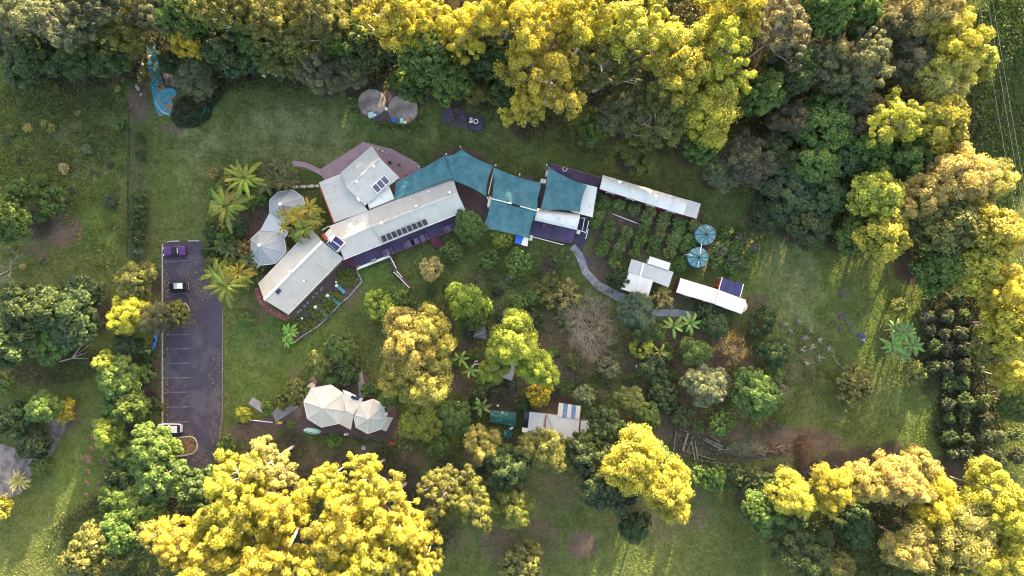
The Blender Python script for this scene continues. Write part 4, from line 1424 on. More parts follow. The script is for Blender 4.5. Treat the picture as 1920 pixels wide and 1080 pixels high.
# solar panels
A0, B0, C0, D0 = P(718.5, 455.6, 3.42), P(804.4, 420.7, 3.42), P(798.5, 410, 4.02), P(713, 443, 4.02)
for i in range(9):
    t0, t1 = (i + .06) / 9, (i + .94) / 9
    a, b2 = A0.lerp(B0, t0), A0.lerp(B0, t1); d, c2 = D0.lerp(C0, t0), D0.lerp(C0, t1)
    up = Vector((0, 0, .12))
    fr = MB().plate([a + up, b2 + up, c2 + up, d + up], .06).build('solar_panel', M['white'], main)
    ctr = (a + b2 + c2 + d) / 4
    MB().plate([ctr + (p - ctr) * .93 + up + Vector((0, 0, .012)) for p in (a, b2, c2, d)], .01).build('cell', M['panel'], fr)
# clerestory where the wings meet
cl = W([(606, 440), (618, 428), (648, 455), (631, 473)], 4.9)
MB().prism(cl, 3.0, 4.7).build('clerestory', M['cream'], main)
for quad in (((627, 440), (647, 455), (640, 463), (619, 447)), ((619, 448.5), (639, 464), (631.5, 472), (612.5, 455))):
    fr = MB().plate([P(x, y, 4.82) for x, y in quad], .09).build('skylight', M['white'], main)
    m = [P(x, y, 4.84) for x, y in quad]; ctr = sum(m, Vector()) / 4
    MB().plate([ctr + (p - ctr) * .9 for p in m], .012).build('pane', M['panel_blue'], fr)
MB().plate([P(616, 446, 5.1), P(625, 439, 5.1), (P(629, 443, 5.1)), P(620, 455, 5.1)], .06).build('cover_sheet', M['white'], main)
MB().plate([P(603, 441, 4.78), P(607, 437, 4.78), P(615, 447, 4.78), P(610.5, 451.5, 4.78)], .05).build('red_flap', M['red'], main)
MB().tube([P(608, 428, 3.4), P(604, 432, 3.5), P(616, 424, 3.6)], .07, 6).build('pipe', M['white'], main)
# upper wing
walls(main, [(697, 274), (638.5, 324), (684.5, 385), (749, 333)], E + .3, M['cream'])
slope(main, (638.5, 324, E + .4), (697, 273.4, E + .4), (712.6, 296.7, 5.3), (650.4, 352, 5.3), 10, (.47, .455, .44))  # darker tone puts this upper-left slope's shading into the sheet colour
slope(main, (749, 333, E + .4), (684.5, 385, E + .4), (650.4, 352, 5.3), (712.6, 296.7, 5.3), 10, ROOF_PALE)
ridge(main, [(712.6, 296.7, 5.3), (650.4, 352, 5.3)], ROOF_PALE)
vent(main, 701.5, 312, 5.15, .3); vent(main, 669.6, 340.7, 5.15, .3); vent(main, 685, 384, 3.7, .14)
MB().plate([P(692, 346, 4.35), P(717, 324, 4.35), P(733, 340, 4.35), P(707, 364, 4.35)], .3).build('skylight_frame', M['white'], main)
for k in range(3):
    def q(u, v): 
        a = P(697, 350.5, 4.4).lerp(P(721, 328.5, 4.4), u); b = P(707, 362.5, 4.4).lerp(P(731.5, 340, 4.4), u); return a.lerp(b, v)
    u0, u1 = k / 3 + .03, (k + 1) / 3 - .03
    MB().plate([q(u0, .03), q(u0, .97), q(u1, .97), q(u1, .03)], .02).build('pane', paint('pane_grey', (.12, .11, .16), .2, .15) if k == 0 else bpy.data.materials['pane_grey'], main)
# flat skillion and white link roof
walls(main, [(602, 344), (640, 330), (688, 392), (630, 414)], 3.1, M['cream'], windows=False)
slope(main, (627, 418, 3.05), (598, 342, 3.05), (638.5, 326, 3.5), (690, 395, 3.3), 9, ROOF_PALE)
slope(main, (689, 380, 3.0), (692.6, 394, 3.0), (740, 374, 3.0), (729.6, 348, 3.0), 3, (.84, .79, .72))
MB().plate([P(668, 371, 4.6), P(671, 369, 4.6), P(676, 376, 4.6), P(673, 378, 4.6)], .1).build('flashing', M['white'], main)
MB().beam(P(597, 342, 3.0), P(626, 419, 3.0), .14, .2).build('fascia', M['red'], main)

# octagonal pavilions
pav = thing('octagonal_pavilion', 'twin octagonal silver-roofed pavilion half hidden by palms', 'building', P(510, 430))
def cone_roof(parent, apex, ring, color, ez, az, mat=None, seg=3):
    ap = P(apex[0], apex[1], az)
    n = len(ring)
    for i in range(n):
        a, b = P(*ring[i], ez), P(*ring[(i + 1) % n], ez)
        MB().plate([a, b, ap], .06).build('roof_panel', mat or M['roof'], parent, color)
    for i in range(n):
        a = P(*ring[i], ez)
        MB().beam(a + Vector((0, 0, .05)), ap + Vector((0, 0, .05)), .13, .06).build('hip_cap', M['roof'], parent, tuple(min(.75, c * 1.3) for c in color))
        b = P(*ring[(i + 1) % n], ez)
        MB().beam(a - Vector((0, 0, .07)), b - Vector((0, 0, .07)), .14, .14).build('gutter', M['white'], parent)
SILVER = (.33, .335, .35)
OCT1 = [(549, 356), (568, 370), (573, 392), (556, 412), (531, 418), (506, 399), (506, 374.5), (522, 360)]
OCT2 = [(487, 433), (522, 434), (533, 448), (536, 473), (516, 494), (489, 497), (470, 479), (470, 448.5)]
for apx, ring in (((526, 383), OCT1), ((486.7, 460), OCT2)):
    cone_roof(pav, apx, ring, SILVER, 3.0, 5.0)
    walls(pav, ring, 3.0, M['cream'], .6, False)
    vent(pav, *apx, 5.0, .3)
slope(pav, (487, 433, 3.1), (505, 400, 3.1), (534, 419, 3.1), (524, 435, 3.1), 4, (.45, .45, .46))
slope(pav, (524, 435, 3.2), (535, 446, 3.2), (541, 436, 3.2), (533, 424, 3.2), 2, (.45, .45, .46))
slope(pav, (462, 486, 2.5), (481, 505.5, 2.5), (489, 497, 2.9), (470, 479, 2.9), 4, (.42, .43, .45))
MB().beam(P(469.5, 448, 2.95), P(469.5, 479, 2.95), .12, .2).build('fascia', M['red'], pav)
MB().box(P(536, 468, 1.5), (1.0, .5, 1.4), 1.5).build('air_conditioner', M['steel'], pav)

# yurts
yurt = thing('yurt_house', 'pair of joined white octagonal yurts in a dark court', 'building', P(650, 770))
Y1 = [(586, 728), (620, 721.7), (642.5, 737.5), (647.5, 770), (635, 794), (602.5, 801), (576.7, 785), (569.7, 753)]
Y2 = [(675, 756.7), (697.5, 749), (717.5, 762.5), (724, 785), (713, 805), (689.5, 813), (667.5, 801), (662.5, 776.7)]
CANVAS = (.5, .49, .475)
for apx, ring, az in (((605, 764), Y1, 4.8), ((690.5, 784), Y2, 4.5)):
    cone_roof(yurt, apx, ring, CANVAS, 2.9, az, M['canvas'])
    walls(yurt, ring, 2.9, M['white'], .5, False)
    b = P(*apx, az)
    MB().lathe(b, [(.3, 0), (.3, .12), (.05, .3)], 10).build('finial', M['white'], yurt, smooth=True)
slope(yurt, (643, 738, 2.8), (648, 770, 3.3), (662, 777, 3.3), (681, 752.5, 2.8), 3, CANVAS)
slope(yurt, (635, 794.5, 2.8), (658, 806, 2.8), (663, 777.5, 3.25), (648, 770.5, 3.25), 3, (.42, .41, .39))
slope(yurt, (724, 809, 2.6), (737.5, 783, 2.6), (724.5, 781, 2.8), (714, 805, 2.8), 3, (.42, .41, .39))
for q in (((660, 741), (668, 745), (664, 750), (657, 745)), ((666, 744), (674, 747), (671, 751), (664, 748)), ((669, 740), (677, 743), (675, 747), (667, 744)), ((720.5, 765), (724, 764), (726, 772), (722, 774))):
    MB().plate([P(x, y, 2.95) for x, y in q], .12).build('roof_hatch', M['glass'], yurt)
MB().plate([P(700, 748, 2.7), P(722, 759, 2.7), P(727, 778, 2.7), P(720, 782, 2.7), P(716, 762, 2.7), P(697, 752, 2.7)], .1).build('porch_roof', M['white'], yurt)
MB().plate([P(642, 731, 2.6), P(650, 733, 2.6), P(680, 748, 2.6), P(676, 754, 2.6), P(646, 740, 2.6)], .1).build('porch_roof', M['white'], yurt)

# carriages
def barrel(parent, A, B, C, D, z, rise, color, seg=7, name='roof', sheets=None):
    """curved roof: A-B one long eave, D-C the other (pixels)"""
    a, b, c, d = (P(*p, z) for p in (A, B, C, D))
    k = sheets or max(2, int((b - a).length / 2.4))
    for s in range(k):
        t0, t1 = (s + .003) / k, (s + .997) / k
        mb = MB()
        for e, t in ((0, t0), (1, t1)):
            p, q = a.lerp(b, t), d.lerp(c, t)
            for i in range(seg + 1):
                u = i / seg
                pt = p.lerp(q, u); pt.z += rise * math.sin(math.pi * u) ** .8
                mb.v.append(tuple(pt))
            for i in range(seg + 1):
                v = mb.v[-(seg + 1)]
                mb.v.append((v[0], v[1], v[2] - .06))
        n = seg + 1
        for i in range(seg):
            mb.f += [(i, i + 1, 2 * n + i + 1, 2 * n + i), (n + i, 3 * n + i, 3 * n + i + 1, n + i + 1),
                     (i + 1, i, n + i, n + i + 1), (2 * n + i, 2 * n + i + 1, 3 * n + i + 1, 3 * n + i)]
        mb.f += [(0, 2 * n, 3 * n, n), (seg, n + seg, 3 * n + seg, 2 * n + seg)]
        mb.build('roof_sheet', M['roof'], parent, color, smooth=False)

car1 = thing('railway_carriage', 'long white-roofed maroon railway carriage above the orchard bushes', 'carriage', P(1215, 372))
barrel(car1, (1124, 354), (1281, 403), (1290, 375), (1130, 328), 3.3, .55, (.74, .69, .635))
slope(car1, (1281.5, 403, 3.45), (1306, 410, 3.45), (1314, 382, 3.45), (1290, 374.5, 3.45), 3, ROOF_PALE)
walls(car1, [(1125, 354), (1281, 403), (1305, 408), (1312, 383), (1290, 376), (1131, 329)], 3.2, M['maroon'], .14)
MB().prism(W([(1123, 357), (1278, 407), (1279, 403), (1124, 353)], 1), -.2, 1.0).build('side_step', M['maroon'], car1)
MB().prism(W([(1306, 392), (1313, 396), (1310, 414), (1304, 410)], .6), -.2, .6).build('end_platform', M['maroon'], car1)
for x, y, z in ((1143.7, 340.5, 3.75), (1181.5, 359.5, 3.8), (1219, 364, 3.8), (1262.5, 384.5, 3.8), (1228, 371, 3.8)):
    vent(car1, x, y, z, .12)
cafe = thing('cafe_building', 'three overlapping flat white and grey roofs below the orchard', 'building', P(1215, 518))
walls(cafe, [(1186, 488), (1260, 511), (1252, 536), (1178, 514)], 3.0, M['white'])
slope(cafe, (1176, 512, 3.05), (1198, 518, 3.05), (1206, 492.5, 3.3), (1184, 485.7, 3.3), 3, (.48, .465, .45))
slope(cafe, (1202, 519.5, 3.05), (1253.7, 538.5, 3.05), (1263, 510, 3.3), (1209, 493.5, 3.3), 6, (.48, .465, .45))
slope(cafe, (1198, 518.5, 3.2), (1202, 520, 3.2), (1209, 493.5, 3.4), (1205, 492.3, 3.4), 1, ROOF_WHITE)
slope(cafe, (1214, 494, 3.5), (1254, 506.7, 3.5), (1257.4, 493, 3.6), (1218.5, 480.5, 3.6), 4, (.72, .67, .61))
walls(cafe, [(1218, 483), (1254, 495), (1252, 504), (1216, 493)], 3.4, M['white'], .2, False)
slope(cafe, (1165, 542, 2.7), (1215, 558, 2.7), (1225, 525.6, 3.25), (1176, 510.7, 3.25), 6, (.72, .67, .61))
for x, y in ((1168, 541), (1213, 556), (1190, 549)):
    MB().tube([P(x, y, 2.6), Vector((P(x, y, 2.6).x, P(x, y, 2.6).y, -.2))], .06, 6).build('post', M['white'], cafe)
car2 = thing('railway_carriage', 'shorter white-roofed carriage with blue panel awning and rounded end', 'carriage', P(1335, 555))
barrel(car2, (1267.6, 548), (1340, 570), (1347, 543), (1276, 521.5), 3.3, .14, (.72, .67, .61))
barrel(car2, (1340, 570.5), (1390.7, 589), (1399, 562.6), (1347.5, 543.5), 3.42, .14, (.72, .67, .61))
b = P(1391, 574.5, 2.9)
MB().lathe(b - Vector((0, 0, 3.1)), [(1.15, 0), (1.15, 2.8), (1.0, 3.1), (.6, 3.3), (.1, 3.4)], 18).build('rounded_end', M['cream'], car2, smooth=True)
walls(car2, [(1269, 548), (1390, 587), (1398, 564), (1277, 523)], 3.2, M['maroon'], .14)
for k in range(3):
    def q(u, v): return P(1348, 544, 3.2).lerp(P(1387, 557, 3.2), u).lerp(P(1354.6, 520.6, 2.9).lerp(P(1393.5, 533, 2.9), u), v)
    MB().plate([q(k / 3 + .01, .02), q((k + 1) / 3 - .01, .02), q((k + 1) / 3 - .01, .98), q(k / 3 + .01, .98)], .05).build('awning_panel', M['panel_blue'], car2)
MB().beam(P(1347.5, 544, 3.25), P(1354.2, 520, 2.95), .14, .1).build('awning_rail', M['white'], car2)
MB().beam(P(1387.5, 557, 3.25), P(1394, 533, 2.95), .14, .1).build('awning_rail', M['white'], car2)
for x, y in ((1355, 521), (1393, 533.5)):
    c = P(x, y, 2.8); MB().tube([c, (c.x, c.y, -.2)], .06, 6).build('post', M['white'], car2)
MB().prism(W([(1344, 538), (1350, 525), (1354, 527), (1348, 541)], 1.2), -.2, 1.2).build('entry_steps', M['red'], car2)
MB().prism(W([(1263, 546), (1272, 524), (1276, 525), (1268, 548)], 1.0), -.2, 1.0).build('end_platform', M['maroon'], car2)
MB().tube([P(1354, 580, 1), P(1352, 586, 1), P(1344, 592, .9)], .05, 6).build('handrail', M['red'], car2)

# white awning block under the sails
blk = thing('awning_building', 'low white roofs and dark purple deck beneath teal shade sails', 'building', P(1050, 390))
MB().prism(W([(1036, 306), (1130, 333), (1120, 352), (1095, 345), (1080, 400), (1010, 394), (1016, 345), (1024, 318)], .5), -.2, .5).build('deck', M['deck'], blk)
MB().prism(W([(1000, 411), (1082, 430), (1072, 457), (990, 441)], .5), -.2, .5).build('deck', M['deck'], blk)
slope(blk, (1071, 397, 3.2), (1111, 407.5, 3.2), (1120, 351, 3.4), (1083, 342, 3.4), 5, (.78, .73, .67))
walls(blk, [(1073, 394), (1108, 404), (1117, 353), (1087, 345)], 3.0, M['maroon'], .3, False)
barrel(blk, (1002, 413), (1081.5, 431), (1088, 402), (1007, 391), 2.9, .7, (.76, .72, .67), sheets=4)
walls(blk, [(1004, 411), (1080, 429), (1086, 404), (1009, 394)], 2.8, M['white'], .2, False)
for a, b in (((1037, 307), (1130, 334)), ((991, 442), (1056, 459))):
    for k in range(9):
        t = k / 8; c = P(a[0] + (b[0] - a[0]) * t, a[1] + (b[1] - a[1]) * t, .5)
        MB().box((c.x, c.y, .85), (.08, .08, .8)).build('rail_post', M['timber'] if a[0] > 1000 else M['white'], blk)
    MB().beam(P(*a, 1.25), P(*b, 1.25), .12, .1).build('rail', M['timber'] if a[0] > 1000 else M['white'], blk)
for i, (a, b) in enumerate((((1091, 408), (1097, 410)), ((1096, 410), (1092, 432)), ((1083, 431), (1099, 436)), ((1104, 414), (1099, 436)), ((1103, 430), (1098, 448)))):
    MB().beam(P(*a, 2.4), P(*b, 2.4), .1, .1).build('pergola_beam', M['white'], blk)
for x, y in ((1091, 408), (1096.5, 410), (1104, 414), (1099, 436), (1083, 431)):
    c = P(x, y, 2.35); MB().tube([c, (c.x, c.y, -.2)], .05, 6).build('pergola_post', M['white'], blk)
for q, m in ((((968, 437), (982, 441), (977, 459), (965, 455)), 'blue'), (((982.3, 441), (991.5, 444), (989, 462), (977.3, 459)), 'white')):
    MB().plate([P(x, y, 2.6) for x, y in q], .05).build('awning', M[m], blk)
for x, y in ((966, 454.5), (988.5, 461)):
    c = P(x, y, 2.5); MB().tube([c, (c.x, c.y, -.2)], .05, 6).build('post', M['white'], blk)

# tin shed
shed = thing('tin_shed', 'patched tin shed with blue roof sheets and rusty lean-to', 'shed', P(1040, 790))
walls(shed, [(982, 775), (1026, 777), (1047, 780), (1087, 785), (1084, 822), (1047, 821), (1022, 812), (980, 809)], 2.6, M['timber'], .2, False)
slope(shed, (989, 812, 2.6), (1020, 815, 2.6), (1025, 776, 2.9), (993, 772, 2.9), 5, (.5, .51, .54))
MB().plate([P(983.7, 772, 2.7), P(992.5, 773, 2.7), P(989, 802, 2.6), P(981, 801, 2.6)], .05).build('dark_panel', M['glass'], shed)
MB().plate([P(978.5, 810, 2.5), P(989, 812, 2.5), P(990, 803, 2.55), P(979.5, 801.5, 2.55)], .05).build('roof_sheet', M['roof'], shed, ROOF_WHITE)
slope(shed, (1047, 822, 2.8), (1083.6, 824, 2.8), (1087, 784, 3.1), (1025.5, 776.5, 3.1), 6, (.46, .47, .49))
slope(shed, (1022, 812, 2.7), (1047, 821.5, 2.8), (1040, 779, 3.05), (1025.5, 776.5, 3.0), 3, (.44, .45, .47))
MB().plate([P(1022.5, 778, 3.04), P(1025, 778, 3.04), P(1023, 800, 2.9), P(1020, 800, 2.9)], .04).build('rust_strip', M['brick'], shed)
cols = [ROOF_GREY, None, ROOF_GREY, None, ROOF_GREY]
for k in range(5):
    def q(u, v): return P(1045, 781, 3.2).lerp(P(1086.6, 785.5, 3.2), u).lerp(P(1048, 755, 3.5).lerp(P(1089, 761.5, 3.5), u), v)
    u0, u1 = (0, .22, .42, .6, .8)[k], (.215, .415, .595, .795, 1)[k]
    MB().plate([q(u0, 0), q(u1, 0), q(u1, 1), q(u0, 1)], .05).build('roof_sheet', M['blue_sheet'] if k in (1, 3) else M['roof'], shed, ROOF_PALE)
rust = [(.3, .3, .32), (.26, .12, .08), (.4, .38, .36), (.24, .11, .08), (.36, .35, .35), (.25, .12, .09)]
for k in range(6):
    u0, u1 = k / 6, (k + .97) / 6
    a, b = P(1048, 823, 2.7).lerp(P(1083, 825, 2.7), u0), P(1048, 823, 2.7).lerp(P(1083, 825, 2.7), u1)
    c, d = P(1060, 846, 2.3).lerp(P(1075, 846, 2.3), u1), P(1060, 846, 2.3).lerp(P(1075, 846, 2.3), u0)
    MB().plate([a, b, c, d], .04).build('roof_sheet', M['roof'], shed, rust[k])
slope(shed, (1086.6, 811, 2.3), (1103.6, 812, 2.3), (1106.6, 789, 2.5), (1089.5, 789, 2.5), 2, (.52, .53, .56))
walls(shed, [(1088, 790), (1105, 790), (1102, 811), (1087, 810)], 2.3, M['timber'], .1, False)

# grey-roofed hut under the lime tree, dark lean-to beside it
hut = thing('timber_hut', 'small hut with grey slatted roof half hidden under the lime tree', 'hut', P(940, 695))
walls(hut, [(912, 680), (930, 672), (965, 700), (955, 712), (915, 702)], 2.2, M['timber'], .2, False)
slope(hut, (910, 698, 2.2), (960, 714, 2.2), (968, 680, 2.6), (918, 668, 2.6), 14, (.26, .24, .27))
leanto = thing('lean_to', 'dark flat lean-to roof left of the lime tree', 'shed', P(898, 622))
slope(leanto, (888, 632, 2.2), (912, 636, 2.2), (910, 612, 2.3), (892, 608, 2.3), 4, (.1, .1, .13))
MB().beam(P(888, 631, 2.35), P(909, 622, 2.4), .25, .06).build('plank', M['timber'], leanto)
for x, y in ((890, 630), (910, 634), (909, 614), (893, 610)):
    c = P(x, y, 2.1); MB().tube([c, (c.x, c.y, -.2)], .06, 6).build('post', M['timber'], leanto)
nurs = thing('covered_pool', 'teal tarpaulin cover on a low frame beside the tin shed', 'pool cover', P(944, 784))
def tarp():
    mb = MB(); n = 12
    rg = random.Random(3)
    for i in range(n + 1):
        for j in range(7):
            u, v = i / n, j / 6
            p = P(918, 769, 1.0).lerp(P(969, 773, 1.0), u).lerp(P(919, 791, 1.0).lerp(P(967, 800, 1.0), u), v)
            p.z = .9 + .25 * math.sin(math.pi * v) + rg.uniform(-.08, .08)
            mb.v.append(tuple(p))
    for i in range(n):
        for j in range(6):
            a = i * 7 + j; mb.f.append((a, a + 7, a + 8, a + 1))
    return mb
m, nt, b_ = new_mat('streaked_tarp')
cc = mixc(nt, ramp(nt, noise(nt, 1.3, 6, .75), .52, .66), (.016, .085, .075), (.2, .36, .34))
nt.links.new(cc, b_.inputs['Base Color']); b_.inputs['Roughness'].default_value = .35
M['tarp'] = m
tarp().build('tarpaulin', M['tarp'], nurs, smooth=True)
MB().prism(W([(919, 771), (968, 775), (966, 799), (920, 790)], .8), -.2, .8).build('frame', M['timber'], nurs)
MB().prism(W([(946, 806), (962, 808), (960, 822), (944, 820)], .3), -.2, .3).build('basin', M['tarp'], nurs)

# ------------------------------------------------------------------ main deck, stairs, rails
deck = thing('timber_deck', 'purple-grey deck with red rails along the long wing', 'deck', P(740, 465))
MB().prism(W([(645, 488), (668, 503), (730, 479), (807, 448), (852, 431), (872, 424), (872, 396), (719, 458)], .7), -.2, .7).build('platform', M['deck'], deck)
def rail(parent, a, b, z, mat, h=1.0, n=6):
    MB().beam(P(*a, z + h), P(*b, z + h), .12, .09).build('handrail', mat, parent)
    MB().beam(P(*a, z + h * .5), P(*b, z + h * .5), .06, .06).build('mid_rail', mat, parent)
    for k in range(n + 1):
        t = k / n; c = P(a[0] + (b[0] - a[0]) * t, a[1] + (b[1] - a[1]) * t, z)
        MB().box((c.x, c.y, z + h / 2), (.1, .1, h)).build('rail_post', mat, parent)
rail(deck, (733, 478), (807, 448), .7, M['maroon'], 1, 9)
rail(deck, (821, 443), (852, 431), .7, M['maroon'], 1, 4)
MB().beam(P(669.5, 504, .75), P(730.5, 480, .75), .45, .3).build('white_edge', M['white'], deck)
MB().prism(W([(644, 487), (660, 481), (668, 503), (656, 496)], .78), .6, .78).build('red_boards', M['maroon'], deck)
rail(deck, (660, 488), (669, 503), .7, M['maroon'], .9, 3)
for k in range(7):
    c0 = P(807.5 + k * 1.9, 450 + k * 2.6, .7 - k * .1); c1 = P(820 + k * 1.9, 445 + k * 2.6, .7 - k * .1)
    MB().beam(c0, c1, .24, .06).build('stair_tread', M['maroon'], deck)
for a, b in (((807, 449), (819, 468)), ((821, 444), (832, 462))):
    MB().beam(P(*a, 1.5), P(*b, .85), .1, .09).build('stair_rail', M['maroon'], deck)
    MB().beam(P(*a, .65), P(*b, .0), .1, .25).build('stringer', M['maroon'], deck)
ramp_t = thing('access_ramp', 'narrow ramp with white handrails running down from the deck', 'ramp', P(750, 512))
def rp(x, y, z): return P(x, y, z)
MB().plate([rp(730, 482, .65), rp(735, 480, .65), rp(746, 506, .35), rp(739, 510, .35)], .2).build('ramp_slab', M['court'], ramp_t)
MB().plate([rp(739, 510, .35), rp(746, 506, .35), rp(773, 538, .02), rp(766, 543, .02)], .2).build('ramp_slab', M['court'], ramp_t)
for pts in (((731, 480), (743, 503)), ((740, 511), (768, 540)), ((744, 508), (754, 520))):
    rail(ramp_t, pts[0], pts[1], .2, M['white'], .95, 4)

def picnic(px, py, ang, z, label):
    b = P(px, py, z); t = thing('picnic_table', label, 'table', b, 'picnic tables on the deck')
    d = Vector((math.cos(ang), math.sin(ang), 0)); n = Vector((-d.y, d.x, 0))
    up = Vector((0, 0, 1))
    for i in range(3):
        MB().beam(b + n * (i - 1) * .27 - d * .6 + up * .75, b + n * (i - 1) * .27 + d * .6 + up * .75, .25, .05).build('table_board', M['tablewood'], t)
    for s in (-1, 1):
        MB().beam(b + n * s * .75 - d * .6 + up * .45, b + n * s * .75 + d * .6 + up * .45, .28, .05).build('bench', M['tablewood'], t)
    for s in (-.45, .45):
        MB().beam(b + d * s - n * .75 + up * .38, b + d * s + n * .75 + up * .38, .08, .08).build('leg_brace', M['rubber_black'], t)
        for e in (-.4, .4):
            MB().beam(b + d * s + n * e * 1.5, b + d * s + n * e + up * .72, .07, .07).build('leg', M['rubber_black'], t)
M['tablewood'] = paint('grey_table_wood', (.16, .13, .22), .8, .2, 2)
for x, y, l in ((728, 473, 'first'), (768, 458, 'second'), (782, 453, 'third'), (794, 447, 'fourth'), (842, 429, 'fifth')):
    picnic(x, y, .42 + math.pi / 2, .7, f"dark picnic table on the purple deck, {l} from left")
o = MB().box(P(701, 488, .95), (.9, .5, .5), .4).box(P(701, 488, 1.22), (.8, .4, .06), .4).build('storage_box', M['concrete']); tag(o, 'small grey box on the deck near its white edge', 'box')
t = thing('flower_pot', 'round pot with yellow rim at the deck corner', 'pot', P(672.5, 499, .7))
b = P(672.5, 499, .7)
MB().lathe(b, [(.16, 0), (.22, .35), (.24, .4)], 14).build('pot', M['yellow'], t, smooth=True)
MB().lathe(b + Vector((0, 0, .4)), [(.17, 0), (.12, .06), (.03, .1)], 10).build('soil', M['soil'], t)

# ------------------------------------------------------------------ shade sails
def sail(label, corners, sag, posts, name='shade_sail'):
    pts = [P(*c) for c in corners]; n = len(pts)
    base = sum(pts, Vector()) / n
    t = thing(name, label, 'shade sail', (base.x, base.y, 0), 'teal shade sails')
    K, RINGS = 10, 8
    bnd = []
    for i in range(n):
        a, b = pts[i], pts[(i + 1) % n]
        for k in range(K):
            u = k / K; p = a.lerp(b, u)
            pull = sag * 4 * u * (1 - u)
            p = p + (base - p) * pull
            bnd.append(p)
    m = len(bnd); mb = MB()
    for dz in (0, -.02):
        off = len(mb.v)
        ctr = base.copy(); ctr.z -= .35
        mb.v.append((ctr.x, ctr.y, ctr.z + dz))
        for r in range(1, RINGS + 1):
            f = r / RINGS
            for bi, p in enumerate(bnd):
                q = ctr.lerp(p, f); q.z = ctr.z + (p.z - ctr.z) * (f ** 1.6) + dz + .045 * f * math.sin(q.x * 2.1 + q.y * 1.3) + .06 * (f ** 2) * math.sin(bi * .9)
                mb.v.append(tuple(q))
        for k in range(m):
            l = (k + 1) % m
            f = (off, off + 1 + k, off + 1 + l); mb.f.append(f if dz == 0 else f[::-1])
            for r in range(RINGS - 1):
                a = off + 1 + r * m
                f = (a + k, a + m + k, a + m + l, a + l); mb.f.append(f if dz == 0 else f[::-1])
    mb.build('cloth', M['sail'], t, smooth=True)
    for i in range(n):
        a, b = i * K, None
        loop = [bnd[(i * K + k) % m] + Vector((0, 0, .01)) for k in range(K + 1)]
        MB().tube(loop, .035, 4).build('edge_hem', M['sail'], t)
    for i in posts:
        p = pts[i]; d = (p - base); d.z = 0; d.normalize()
        q = p + d * .55
        MB().tube([(q.x, q.y, -.2), (q.x, q.y, p.z + .3)], .08, 8).build('post', M['steel'], t)
        MB().tube([p, Vector((q.x, q.y, p.z + .1))], .025, 5).build('turnbuckle', M['steel'], t)
        MB().lathe((q.x, q.y, p.z + .3), [(.12, 0), (.12, .08), (.02, .12)], 8).build('post_cap', M['white'], t)
    return t
sail('teal shade sail filling the gap behind the long wing', [(742, 342, 3.4), (787, 318, 4), (833, 293, 4.4), (850, 333, 4.0), (738, 376, 3.3)], .03, [1, 2])
sail('pointed five-cornered teal shade sail right of the long wing', [(865, 281, 4.8), (832, 294.5, 4.2), (849, 338, 3.8), (911, 367, 4.0), (924, 311, 4.6)], .07, [0, 4, 3])
sail('large teal shade sail with a white pole along its lower edge', [(925, 314, 4.6), (973, 333, 4.6), (1016, 343, 4.4), (1007, 395, 4.3), (922, 373, 4.3)], .05, [1, 2])
sail('large teal shade sail reaching down towards the blue awning', [(921, 374, 4.3), (1007, 396, 4.3), (991, 446, 3.2), (904, 428, 3.2)], .06, [3])
sail('square teal shade sail beside the white awning roof', [(1028, 314, 4.6), (1100, 348, 4.2), (1087, 397, 4.0), (1013, 394, 4.0)], .07, [0])
t = thing('sail_beam', 'white steel beam joining the two large sails', 'beam', P(964, 384))
for a, b in (((922, 372.5), (959, 382)), ((975, 386.5), (1008, 395.5))):
    MB().tube([P(*a, 4.42), P(*b, 4.42)], .11, 8).build('beam', M['white'], t)
for x, y in ((922, 372.5), (1008, 395.5)):
    c = P(x, y, 4.4); MB().tube([c, (c.x, c.y, -.2)], .1, 8).build('post', M['white'], t)
o = MB().beam(P(926, 318, 3.9), P(916, 362, 3.9), .14, .14).beam(P(916, 362, 3.9), Vector((P(916, 362, 3.9).x, P(916, 362, 3.9).y, -.2)), .14, .14).build('timber_beam', M['cream']); tag(o, 'pale beam in the slot between the pointed and large sails', 'beam')
o = MB().prism(W([(917, 368), (922, 369), (918, 388), (913, 387)], 2.6), -.2, 2.6).build('screen_wall', M['white']); tag(o, 'narrow white wall at the left end of the large sails', 'wall')
def crate(px, py, s, ang, mat, label, name='equipment_box', cat='box', z=0, h=.8):
    b = P(px, py, z + h); t = thing(name, label, cat, (b.x, b.y, z))
    MB().box((b.x, b.y, z + h / 2 - .1), (s[0], s[1], h + .2), ang).build('body', mat, t)
    MB().box((b.x, b.y, z + h + .02), (s[0] * 1.06, s[1] * 1.06, .05), ang).build('lid', mat, t)
crate(1018.5, 339.5, (.95, .75), -.25, M['white'], 'white box between the large and square sails', z=.5)
crate(1025, 325, (.4, 1.0), -.2, M['cream'], 'cream box at the corner of the upper deck', z=.5)
crate(1084.5, 435.6, (.6, .5), -.25, M['white'], 'white unit in the pergola yard')
crate(996, 446, (.5, .9), -.25, M['white'], 'white cabinet right of the blue and white awning', h=1.2)
crate(1010, 404, (.4, .9), -.2, M['cream'], 'cream panel where sails and curved roof meet', h=3.0)
